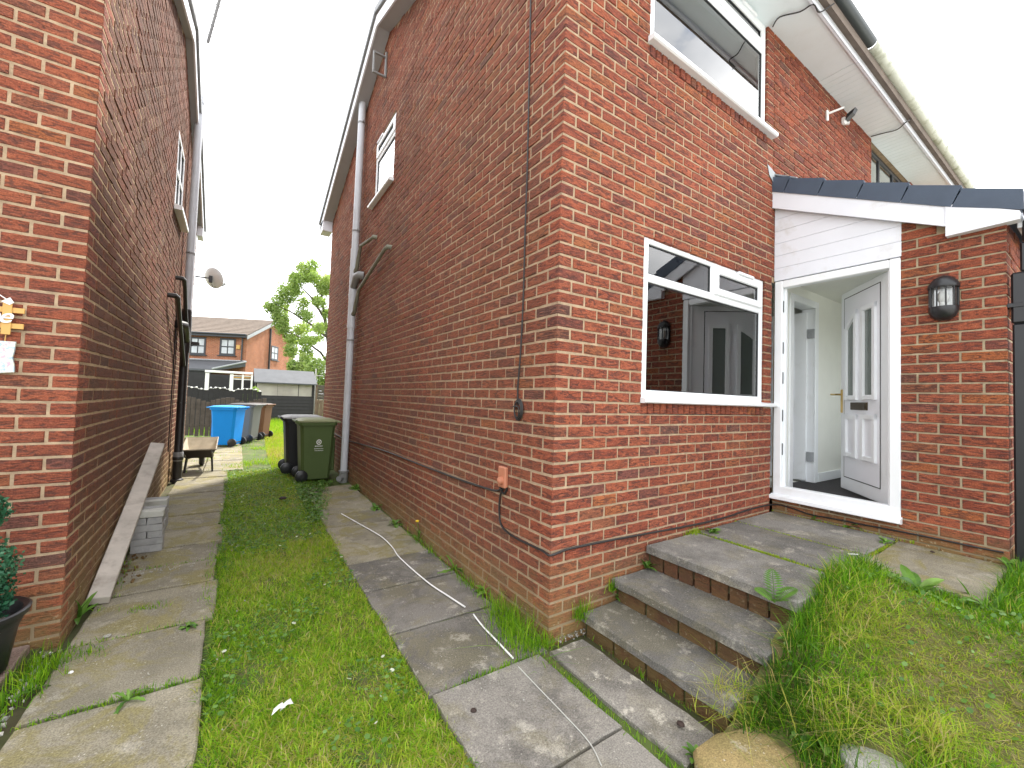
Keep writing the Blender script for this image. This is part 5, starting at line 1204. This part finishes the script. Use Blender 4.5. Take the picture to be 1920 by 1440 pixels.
h = (.017+.016*RNG.random(len(x)))*(1+.35*nz(x, y, 4, 5))*(1+1.3*np.exp(-dl/.06)*RNG.random(len(x))); h = np.maximum(h, .012)
g1 = tag(blades('grass', x, y, np.full(len(x), -.02), h+.015, RNG.uniform(.0032, .006, len(x)), tone, 1.7, flat=.8), kind='stuff')
# far grass: yard edge, alley end and tall weeds in front of the shed
fp = [(-1.0, 6.7), (-.05, 6.5), (-.05, 13.4), (1.2, 18.8), (-1.2, 18.8), (-.8, 13.4), (-.95, 9.5)]
x, y = scatter(fp, 1500); h = .05+.05*RNG.random(len(x))+.30*np.clip((y-12.5)/4, 0, 1)*RNG.random(len(x)); tone = .80+.13*nz(x, y, 1.2, 3)+RNG.normal(0, .12, len(x))-.2*np.clip((y-12)/4, 0, 1)
x2, y2 = scatter([(-2.6, 6.9), (-.9, 6.9), (-.9, 12.5), (-2.6, 12.5)], 900); k = (nz(x2, y2, 2.0, 7) > .42) | (np.abs((y2-6.95) % .62-.0) < .03); x2, y2 = x2[k], y2[k]
x = np.concatenate([x, x2]); y = np.concatenate([y, y2]); h = np.concatenate([h, .04+.04*RNG.random(len(x2))]); tone = np.concatenate([tone, .6+RNG.normal(0, .1, len(x2))])
tag(blades('grass', x, y, np.full(len(x), -.02), h, RNG.uniform(.006, .012, len(x)), tone, .6), kind='stuff')
x, y = scatter([(-7, 13.6), (8, 13.6), (8, 27), (-7, 27)], 90); tag(blades('grass', x, y, np.full(len(x), -.03), .12+.15*RNG.random(len(x)), RNG.uniform(.02, .035, len(x)), .5+RNG.normal(0, .12, len(x)), .6), kind='stuff')
# clover and small broad leaves in the lawn and along its right hand edge
def leaflets(name, X, Y, Z0, R, tone, mat='clover', tilt=.5):
    n = len(X); k = 6; an = np.arange(k)*2*np.pi/k; nrm = np.stack([RNG.normal(0, tilt, n), RNG.normal(0, tilt, n), np.ones(n)], 1); nrm /= np.linalg.norm(nrm, axis=1, keepdims=True)
    a = np.cross(nrm, np.array([[0.3, 1, 0]])); a /= np.linalg.norm(a, axis=1, keepdims=True); b = np.cross(nrm, a); c = np.stack([X, Y, Z0], 1)
    V = c[:, None]+R[:, None, None]*(np.cos(an)[None, :, None]*a[:, None]+.75*np.sin(an)[None, :, None]*b[:, None])
    i = np.arange(n)[:, None]*k; T = np.concatenate([i+np.array([[0, j, j+1]]) for j in range(1, k-1)], 1).reshape(-1, 3)
    return link(name, tri_mesh(name, V.reshape(-1, 3), T, M[mat], np.repeat(tone, k)))
x, y = scatter(lawn_poly, 900); k = nz(x, y, 2.7, 9)+.5*(y > 2.5) > .15; x, y = x[k], y[k]
tag(leaflets('clover', x, y, .012+.02*RNG.random(len(x)), RNG.uniform(.006, .014, len(x)), np.where(RNG.random(len(x)) < .012, 1.0, RNG.uniform(0, .75, len(x)))), kind='stuff')
x, y = scatter([(-.85, 3.0), (-.70, 3.2), (-.55, 4.4), (-.28, 5.0), (-.25, 5.3), (-.8, 5.2)], 1700)
tag(leaflets('ground_ivy', x, y, .0+.035*RNG.random(len(x)), RNG.uniform(.008, .022, len(x)), RNG.uniform(0, .8, len(x))), kind='stuff')
# bank: long grass by the steps and at the front, thin yellow turf in the middle
bp = [(.26, -.97), (.62, -.99), (.95, -.96), (1.45, -.93), (1.76, -.95), (1.80, -1.47), (2.75, -1.50), (3.6, -1.55), (3.9, -3.2), (.7, -2.6), (.12, -1.75), (.10, -1.15)]
x, y = scatter(bp, 19000)
pa = (x-1.05)*.72+(y+1.46)*.69; pb = -(x-1.05)*.69+(y+1.46)*.72; mid = np.exp(-((pa/.50)**2+(pb/.26)**2)); bare = np.exp(-((pa/.36)**2+((pb+.02)/.13)**2))
lush = np.exp(-np.abs(y+1.0)/.17)*(x < 1.8)+np.exp(-np.abs(y+1.52)/.10)*(x > 1.7)+np.exp(-((x-.35)/.22)**2)*.9
k = RNG.random(len(x)) < np.clip(.78+.5*lush-.62*bare-.15*mid+.22*nz(x, y, 5, 3), .12, 1); x, y, mid, lush, bare = x[k], y[k], mid[k], lush[k], bare[k]
h = (.030+.03*RNG.random(len(x)))*(1-.45*mid)+.13*np.clip(lush, 0, 1)*RNG.random(len(x))**1.5
tone = .42-.26*np.clip(lush, 0, 1)+.30*mid+.14*nz(x, y, 4.1, 6)+RNG.normal(0, .13, len(x)); tone = np.where(RNG.random(len(x)) < .07+.25*mid, RNG.uniform(.8, 1, len(x)), tone)
tag(blades('bank_grass', x, y, hgt(x, y)-.012, h, RNG.uniform(.003, .006, len(x)), tone, 1.0, flat=.3), kind='stuff')
x, y = scatter(bp, 30000); pa = (x-1.05)*.72+(y+1.46)*.69; pb = -(x-1.05)*.69+(y+1.46)*.72; k = RNG.random(len(x)) < .12+.88*np.exp(-((pa/.55)**2+(pb/.24)**2)); x, y = x[k], y[k]
tag(blades('thatch', x, y, hgt(x, y)-.002, RNG.uniform(.014, .03, len(x)), RNG.uniform(.0025, .0045, len(x)), np.clip(.78+.14*nz(x, y, 7, 2)+RNG.normal(0, .15, len(x)), .35, 1), 2.0, flat=1.6), kind='stuff')
# dry cut grass lying in clumps on the bank
cl = [(.33, -.90, .16, .11), (.50, -1.22, .10, .13), (.62, -1.36, .11, .16), (.93, -1.12, .22, .13), (1.12, -1.2, .25, .15), (.64, -1.50, .13, .10)]
X_, Y_, T_ = [], [], []
for cx, cy, cz, rr in cl:
    n = 300; X_.append(cx+RNG.normal(0, rr*.55, n)); Y_.append(cy+RNG.normal(0, rr*.35, n)); T_.append(np.clip(RNG.normal(.80, .14, n), .3, 1))
x, y, t = np.concatenate(X_), np.concatenate(Y_), np.concatenate(T_)
tag(blades('dry_grass', x, y, hgt(x, y)+.02+.025*RNG.random(len(x)), RNG.uniform(.05, .12, len(x)), RNG.uniform(.0025, .004, len(x)), t, 1.6, flat=.8), kind='stuff')
x, y = scatter(bp, 900); k = RNG.random(len(x)) < np.where(x > 1.4, .9, .35); x, y = x[k], y[k]
tag(leaflets('bank_leaves', x, y, hgt(x, y)+.012+.035*RNG.random(len(x)), RNG.uniform(.005, .015, len(x)), RNG.uniform(0, .85, len(x)), tilt=.6), kind='stuff')
# grass in the joints and along the wall foot
X_, Y_, H_, Z_ = [], [], [], []
def tuft(cx, cy, rx, ry, n, h, z=0): X_.append(RNG.normal(cx, rx, n)); Y_.append(RNG.normal(cy, ry, n)); H_.append(h*(.4+.7*RNG.random(n))); Z_.append(np.full(n, z))
for yj, n in ((.05, 240), (.66, 420), (1.29, 160), (2.38, 120)): 
    tuft(-1.85, yj, .16, .012, n//2, .04); tuft(-2.1, yj, .10, .012, n//3, .03)
tuft(-.16, .10, .05, .10, 260, .22); tuft(-.10, .30, .035, .12, 260, .20); tuft(-.05, .0, .05, .03, 160, .12); tuft(-.06, .9, .02, .2, 120, .10); tuft(-.05, 1.9, .02, .3, 120, .09)
tuft(-.40, -.055, .14, .012, 420, .035); tuft(-.11, -.4, .012, .16, 260, .04); tuft(-.09, -.95, .012, .12, 120, .05)
tuft(-2.34, 1.02, .045, .10, 420, .11, .01); tuft(-2.36, .62, .02, .10, 120, .06, .01); tuft(-2.22, 1.18, .06, .05, 180, .05); tuft(-2.0, 1.62, .06, .02, 90, .04)
tuft(.24, -.03, .03, .02, 100, .14, .10); tuft(.53, -.02, .03, .01, 100, .10, .20); tuft(-1.7, 2.1, .02, .4, 200, .05); tuft(-.6, 5.3, .2, .05, 200, .06); tuft(-2.26, 2.2, .03, .3, 160, .05)
tuft(1.72, -.93, .10, .05, 420, .07, .42); tuft(.24, -.5, .01, .2, 60, .05)
x, y, h, z = map(np.concatenate, (X_, Y_, H_, Z_))
tag(blades('verge_grass', x, y, z-.005, h, RNG.uniform(.003, .005, len(x)), .40+RNG.normal(0, .16, len(x)), .65), kind='stuff')
X_, Y_, H_, Z_ = [], [], [], []
for xj in (1.47, 2.055): tuft(xj, -.5, .010, .22, 900, .018, .43)
tuft(2.3, -.91, .2, .01, 500, .018, .43); tuft(1.42, -.02, .05, .02, 160, .05, .43); tuft(2.72, -.6, .008, .3, 200, .03, .44)
x, y, h, z = map(np.concatenate, (X_, Y_, H_, Z_)); y = np.clip(y, -1.0, -.01)
tag(blades('moss', x, y, z-.004, h, RNG.uniform(.003, .006, len(x)), .70+RNG.normal(0, .12, len(x)), .7), kind='stuff')
# ------------------------------------------------------------------ weeds: each plant a thing, each leaf a part
def leaf_mesh(L_, W_, kind, curl=.35):
    n = 7; V = []; m = MB()
    for i in range(n):
        t = i/(n-1)
        w_ = W_*{'oval': math.sin(math.pi*min(1, t*.93+.05))**.8, 'dandelion': (.25+.75*t)*(1-t**5)*(1.15 if i % 2 else .62), 'spear': (1-t)**.6*(.55+.45*min(1, t*4))}[kind]/2
        x_ = L_*t; z_ = L_*(.75*t-curl*1.6*t*t)
        V += [(x_, -w_, z_+w_*.35), (x_, 0, z_), (x_, w_, z_+w_*.35)]
    m.add(V, [(3*i+a, 3*i+a+1, 3*i+a+4, 3*i+a+3) for i in range(n-1) for a in (0, 1)])
    return m.mesh('leaf', M['weed'], True)
def weed(name, label, cat, loc, n, L_, W_, kind, curl=.35, group=None, flower=False, spread=1.0):
    t = thing(name, label, cat, loc, RNG.uniform(0, 6), group); me = leaf_mesh(L_, W_, kind, curl)
    for i in range(n):
        o = link('leaf', me, t, True); s_ = RNG.uniform(.6, 1.1); o.scale = (s_, s_, s_)
        o.rotation_euler = (RNG.normal(0, .25), RNG.uniform(-.55, .35)/spread, 2*math.pi*i/n+RNG.normal(0, .3)); o.location = (0, 0, .004)
    if flower:
        m = MB(); m.tube([(0, 0, 0), (.01, 0, .10), (.02, .01, .17)], .003, 5); m.build('stalk', M['weed'], t, True, True)
        m = MB(); m.lathe((.02, .01, .17), [(0, 0), (.014, .004), (.02, .014), (.012, .02), (0, .018)], 12); m.build('flower', mat_plain('yellow petals', (.75, .50, .02), .6, .1), t, True, True)
    return t
G_ = lambda u, v, z=0.0: tuple(atZ(u, v, z))
weed('dandelion', 'dandelion with one yellow flower at the foot of the side wall', 'weed', G_(785, 1012, .0), 11, .17, .035, 'dandelion', .2, flower=True, spread=.6)
weed('dandelion', 'tall leafy dandelion without flower at the wall, nearer than the flowering one', 'weed', G_(853, 1068), 10, .16, .05, 'dandelion', .15, spread=.55)
weed('weed', 'low broad leaved weed at the wall foot just before the long grass tuft', 'weed', G_(912, 1112), 12, .10, .035, 'oval', .3)
weed('weed', 'bushy small leaved weed at the wall beside the soil pipe base', 'weed', G_(668, 918), 18, .13, .05, 'oval', .3, spread=.6)
weed('weed', 'flat dark weed between soil pipe and dandelion on the wall foot', 'weed', G_(705, 955), 12, .11, .045, 'oval', .4)
weed('weed', 'spreading weed by the wall below the flowering dandelion', 'weed', G_(740, 985), 12, .10, .04, 'oval', .4)
weed('weed', 'bright broad leaved weed under the lower end of the plank', 'weed', G_(146, 1160), 9, .15, .045, 'spear', .25, spread=.6)
weed('weed', 'flat rosette weed in the joint of the left path near the camera', 'weed', G_(240, 1316), 10, .085, .03, 'dandelion', .5)
weed('weed', 'low green weed in the second joint of the left path', 'weed', G_(350, 1178), 10, .075, .028, 'oval', .5)
weed('weed', 'small weed in the gap between patio and left path', 'weed', G_(55, 1300, .01), 8, .07, .022, 'oval', .4)
weed('weed', 'small plant growing at the wall where first landing slab ends', 'weed', G_(1338, 1000, .43), 9, .07, .03, 'oval', .4)
weed('weed', 'small weed under the threshold at the porch wall foot, left one', 'weed', G_(1528, 975, .44), 9, .06, .025, 'oval', .4)
weed('weed', 'larger leafy weed under the threshold at the porch wall foot', 'weed', G_(1598, 990, .44), 14, .085, .03, 'oval', .35)
weed('weed', 'small weed at the joint beside the pale landing slab', 'weed', G_(1660, 1018, .44), 10, .07, .026, 'oval', .35)
weed('weed', 'leafy weed between first and second step against the house wall', 'weed', G_(1212, 1066, .27), 12, .10, .032, 'spear', .3)
weed('weed', 'dark weed between lower steps against the house wall', 'weed', G_(1150, 1120, .12), 10, .09, .028, 'spear', .3)
weed('dock', 'broad dock leaves in the grass below the pale landing slab', 'weed', G_(1720, 1115, .40), 8, .19, .055, 'oval', .35)
weed('dandelion', 'pale toothed dandelion in the grass right of the dock', 'weed', G_(1790, 1145, .38), 9, .15, .05, 'dandelion', .3)
weed('dandelion', 'bright dandelion clump at the corner of the pale landing slab', 'weed', G_(1860, 1155, .38), 11, .17, .05, 'dandelion', .3)
weed('dock', 'single upright dock leaf standing against the pale landing slab', 'weed', G_(1820, 1125, .40), 3, .17, .06, 'oval', .1, spread=.4)
weed('weed', 'small pale leaved plant at the foot of the black downpipe', 'weed', G_(1895, 1070, .42), 12, .11, .035, 'oval', .3)
weed('weed', 'leafy weed in the long grass below the fern', 'weed', G_(1500, 1205, .30), 10, .11, .035, 'spear', .3)
weed('weed', 'light green weed in the long grass beside the yellow stone', 'weed', G_(1535, 1390, .10), 7, .11, .045, 'oval', .3)
weed('weed', 'small leafy weed at the corner of the yellow stone', 'weed', G_(1305, 1425, .0), 8, .06, .025, 'oval', .3)
# fern
fn = thing('fern', 'small bright fern frond growing at the edge of the top step', 'fern', G_(1452, 1130, .40))
def frond(az, L_, rise):
    m = MB(); pts = [np.array((math.cos(az)*L_*t*.75, math.sin(az)*L_*t*.75, L_*(rise*t-.35*t*t))) for t in np.linspace(0, 1, 14)]
    m.tube(pts, .0018, 4); sdv = np.array((-math.sin(az), math.cos(az), 0))
    for i in range(2, 14):
        w_ = .05*math.sin(math.pi*min(1, (i+1)/14.5))**.7
        for sg_ in (-1, 1):
            a = pts[i]; b = a+sdv*sg_*w_+unit(pts[min(i+1, 13)]-pts[i-1])*w_*.35; c_ = (a+b)/2; d_ = unit(pts[min(i+1, 13)]-pts[i-1])*.0065
            m.add([a, c_-d_, b, c_+d_], [(0, 1, 2, 3)])
    return m.build('frond', M['weed'], fn, False, True)
for az, L_, rs in ((.5, .19, 1.0), (-.5, .16, .8), (1.7, .12, .7), (-2.2, .12, .8)): frond(az, L_, rs)
# ------------------------------------------------------------------ stones, debris, litter
def stone(label, c, rx, ry, h_, rot, mat):
    m = MB(); n = 18; pr = RNG.normal(1, .06, n); pr = (pr+np.roll(pr, 1)+np.roll(pr, -1))/3*1.0; V = []; rows = [(1.0, -.06), (1.03, h_*.45), (.98, h_*.8), (.88, h_), (.5, h_*1.08)]
    for sc_, z_ in rows:
        for i in range(n):
            a = 2*math.pi*i/n; x_, y_ = rx*pr[i]*sc_*math.copysign(abs(math.cos(a))**.75, math.cos(a)), ry*pr[i]*sc_*math.copysign(abs(math.sin(a))**.75, math.sin(a))
            V.append((c[0]+x_*math.cos(rot)-y_*math.sin(rot), c[1]+x_*math.sin(rot)+y_*math.cos(rot), c[2]+z_+RNG.normal(0, .003)))
    m.add(V, [(r*n+i, r*n+(i+1) % n, (r+1)*n+(i+1) % n, (r+1)*n+i) for r in range(len(rows)-1) for i in range(n)]+[tuple((len(rows)-1)*n+i for i in range(n))])
    return tag(m.build('stone', M[mat], None, True), label, 'stone')
stone('flat yellow lichened stone in the grass below the lowest step', (.17, -1.11, .012), .25, .165, .05, -.3, 'stoney')
stone('pale grey rounded stone half sunk in the bank grass', (.48, -1.38, .085), .15, .10, .05, -.2, 'stoneg')
def pebbles(name, X, Y, Z0, R, mat):
    m = MB()
    for x_, y_, z_, r_ in zip(X, Y, Z0, R):
        q = Quaternion(RNG.normal(0, 1, 4)).normalized(); V = [np.array((x_, y_, z_))+np.array(q @ Vector(v))*r_*RNG.uniform(.7, 1.2) for v in ((1, 0, 0), (-1, 0, 0), (0, .8, 0), (0, -.8, 0), (0, 0, .6), (0, 0, -.6))]
        m.add(V, [(0, 2, 4), (2, 1, 4), (1, 3, 4), (3, 0, 4), (2, 0, 5), (1, 2, 5), (3, 1, 5), (0, 3, 5)])
    return tag(m.build(name, M[mat], None, fix=False), kind='stuff')
n = 110; yy = RNG.uniform(.0, 1.3, n); pebbles('debris', -2.355+RNG.normal(0, .018, n), yy, RNG.uniform(.0, .02, n), RNG.uniform(.006, .02, n), 'stoneg')
n = 60; pebbles('debris', -2.25+RNG.normal(0, .05, n), RNG.uniform(2.1, 2.75, n), np.full(n, .012), RNG.uniform(.005, .022, n), 'riser')
n = 50; pebbles('debris', RNG.uniform(-2.2, -1.8, n), 2.30+RNG.normal(0, .03, n), np.full(n, .008), RNG.uniform(.004, .012, n), 'stoneg')
n = 90; pebbles('debris', np.concatenate([RNG.uniform(.05, .28, 50), RNG.uniform(-2.2, .0, 40)]), np.concatenate([RNG.normal(-.03, .02, 50), RNG.uniform(-.6, 3, 40)]), np.full(n, .01), RNG.uniform(.003, .009, n), 'stoneg')
def lump(name, label, cat, p, r_, mat, sq=.7):
    m = MB(); k = 9
    V = [(p[0]+r_*RNG.uniform(.8, 1.15)*math.cos(a)*s_, p[1]+r_*RNG.uniform(.8, 1.15)*math.sin(a)*s_, p[2]+r_*sq*z_) for s_, z_ in ((.5, 0), (1, .35), (.9, .9), (.45, 1.3)) for a in np.linspace(0, 2*math.pi, k, endpoint=False)]
    m.add(V, [(r*k+i, r*k+(i+1) % k, (r+1)*k+(i+1) % k, (r+1)*k+i) for r in range(3) for i in range(k)]+[tuple(3*k+i for i in range(k))]); return tag(m.build(name, M[mat], None, True), label, cat)
M['dkbrown'] = mat_plain('dark brown cone', (.035, .02, .015), .8, .3, 60)
lump('fir_cone', 'small dark lump on the scuffed slab left of the steps', 'cone', G_(888, 1334, .01), .014, 'dkbrown'); lump('fir_cone', 'dark flat lump on the narrow pale slab under the lowest step', 'cone', G_(1276, 1360, .01), .017, 'dkbrown'); lump('fir_cone', 'tiny dark lump on the pale landing slab by the porch', 'cone', G_(1748, 1036, .44), .013, 'dkbrown')
lump('stone', 'small pale pebble on the left path beside the plank', 'stone', G_(201, 1194, .004), .020, 'stoneg', .4); lump('stone', 'tiny white pebble on the nearest left path slabs', 'stone', G_(133, 1262, .004), .010, 'whiteo', .8)
lump('dead_leaf', 'brown clump lying on the lawn near the green bin', 'leaf', G_(530, 936, .01), .05, 'dkbrown', .5)
lt = MB(); c = np.array(G_(530, 1330, .03))
for s_ in (-1, 1):
    a = c+np.array((.016*s_, .004*s_, 0)); lt.add([a+np.array((-.028, -.012, .0)), a+np.array((.0, -.016, .022)), a+np.array((.026, -.002, .008)), a+np.array((.016, .022, .02)), a+np.array((-.018, .018, .006)), a+np.array((0, 0, .03))], [(0, 1, 5), (1, 2, 5), (2, 3, 5), (3, 4, 5), (4, 0, 5)])
tag(lt.build('crumpled_paper', M['whiteo'], None, fix=False), 'crumpled white paper scrap lying in the lawn', 'litter')
st = MB(); c = np.array(G_(1600, 1040, .442)); st.tube([c+np.array((-.03, .02, .004)), c+np.array((.03, -.02, .004))], .003, 5); tag(st.build('plastic_stick', M['whiteo'], None), 'thin white stick lying on the landing slab by the grass', 'litter')
# ------------------------------------------------------------------ topiary, tree, shrubs
def leaf_cloud(name, C, R, n, size, mat, parent=None, aspect=.5, shell=.55):
    """leaf sized faces through the volume of several ellipsoids"""
    P = []
    C = np.asarray(C, float); R = np.asarray(R, float); wt = R.prod(1)**.7 if R.ndim == 2 else R**2; wt = wt/wt.sum(); k = RNG.choice(len(C), n, p=wt)
    d = RNG.normal(0, 1, (n, 3)); d /= np.linalg.norm(d, axis=1, keepdims=True); rad = (shell+(1-shell)*RNG.random(n))**.8*(1+RNG.normal(0, .10, n))
    c = C[k]+d*(R[k] if R.ndim == 2 else R[k][:, None])*rad[:, None]
    nr = d+RNG.normal(0, .7, (n, 3)); nr /= np.linalg.norm(nr, axis=1, keepdims=True); a = np.cross(nr, RNG.normal(0, 1, (n, 3))); a /= np.linalg.norm(a, axis=1, keepdims=True); b = np.cross(nr, a); s_ = size*RNG.uniform(.6, 1.3, n)[:, None]
    V = np.stack([c-a*s_, c-b*s_*aspect, c+a*s_, c+b*s_*aspect], 1).reshape(-1, 3); i = np.arange(n)[:, None]*4
    T = np.concatenate([i+np.array([[0, 1, 2]]), i+np.array([[0, 2, 3]])], 1).reshape(-1, 3)
    clump = RNG.random(len(C))[k]; tone = np.clip(.55*clump+.45*RNG.random(n), 0, 1)
    return link(name, tri_mesh(name, V, T, M[mat], np.repeat(tone, 4)), parent)
M['topi'] = mat_leaf('artificial leaves', [(0, (.012, .07, .035)), (.5, (.03, .13, .065)), (1, (.12, .27, .15))], .4, .15)
M['treeleaf'] = mat_leaf('tree leaves', [(0, (.17, .25, .07)), (.5, (.29, .39, .13)), (1, (.45, .51, .22))], .5, .5)
tp = thing('topiary', 'artificial bluish green topiary standing in the black pot', 'plant', (-2.575, 1.06, .28))
m = MB(); m.tube([(-2.575, 1.06, .27), (-2.575, 1.06, 1.0)], .012, 8); m.build('stem', M['wood'], tp)
leaf_cloud('foliage', [(-2.565, 1.06, .42), (-2.56, 1.06, .55), (-2.575, 1.06, .68), (-2.57, 1.06, .82), (-2.575, 1.06, .97)], [.13, .13, .07, .10, .06], 6800, .011, 'topi', tp, .6, .8)
m = MB(); m.lathe((-2.575, 1.06, .285), [(0, .01), (.10, .008), (.16, 0)], 20); m.build('gravel_top', M['stoneg'], tp)
tr = thing('tree', 'tall light green tree rising beyond the fence beside the house', 'tree', (3.6, 26, 0))
m = MB(); m.tube([(3.6, 26, 0), (3.5, 26, 1.5), (3.3, 26, 3.2), (3.0, 26.1, 5.0), (2.6, 26, 7.0), (2.4, 26, 8.5)], [.22, .19, .16, .12, .07, .03], 10)
for q in (((3.35, 26, 2.9), (2.6, 25.8, 3.9), (1.4, 25.7, 4.7), (.4, 25.6, 5.1)), ((3.0, 26.1, 4.9), (2.0, 26, 5.6), (.9, 26, 6.2), (.1, 26, 6.5)), ((3.2, 26, 3.6), (4.2, 26, 5), (5, 26, 6.5)), ((2.8, 26, 6), (2.0, 26, 7.2), (1.3, 26, 7.9)), ((3.3, 26, 3.2), (2.4, 25.8, 3.4), (1.6, 25.7, 3.6))): m.tube(q, list(np.linspace(.09, .02, len(q))), 7)
m.build('trunk', mat_plain('tree bark', (.10, .085, .06), .9, .3, 8), tr, True)
TC, TR = [], []
for k in range(70):
    t = RNG.random(); cz = 3.6+5.6*t; half_ = (1.9+1.2*math.sin(math.pi*t))*(1-.35*t*t); a = RNG.uniform(0, 6.28); q = half_*math.sqrt(RNG.random())
    TC.append((2.75+q*math.cos(a)*1.0, 26+q*math.sin(a)*.8, cz)); TR.append(RNG.uniform(.26, .52))
TC += [(-.05, 25.7, 6.25), (.35, 25.8, 5.6), (.55, 25.8, 5.1), (1.0, 25.8, 7.6), (1.4, 25.9, 8.4), (.9, 25.8, 4.6)]; TR += [.42, .45, .45, .4, .45, .4]
TC += [(-.3, 25.7, 6.3), (.2, 25.6, 6.7), (.7, 25.7, 7.0), (1.3, 25.7, 8.9), (.9, 25.8, 8.3), (1.9, 25.9, 9.2), (.4, 25.8, 5.3), (.1, 25.7, 5.9)]; TR += [.35, .45, .5, .4, .35, .5, .5, .4]
leaf_cloud('crown', TC, TR, 26000, .075, 'treeleaf', tr, .55, .3)
def shrub(label, c, r_, n, seed):
    s = thing('shrub', label, 'shrub', (c[0], c[1], 0)); C = [np.array(c)+RNG.normal(0, .35, 3)*np.array(r_) for _ in range(9)]
    m = MB(); 
    for k in range(4): m.tube([(c[0]+.05*k, c[1], 0), (c[0]+(k-1.5)*r_[0]*.3, c[1], c[2]*.6), tuple(C[k])], [.04, .03, .01], 6)
    m.build('stem', M['fencer'], s); leaf_cloud('foliage', C, [np.mean(r_)*.55]*9, n, .07, 'treeleaf', s, .6, .4)
shrub('bushy green shrub behind the shed and brown fence', (2.5, 22.5, 2.2), (1.1, .6, .95), 5200, 1)
shrub('lower green bush beyond the shed under the tree', (1.35, 24.5, 3.0), (.9, .5, .6), 2600, 2)
shrub('dark tangled bush on the garden fence left of the shed', (-1.15, 17.0, .85), (.25, .2, .5), 1500, 3)
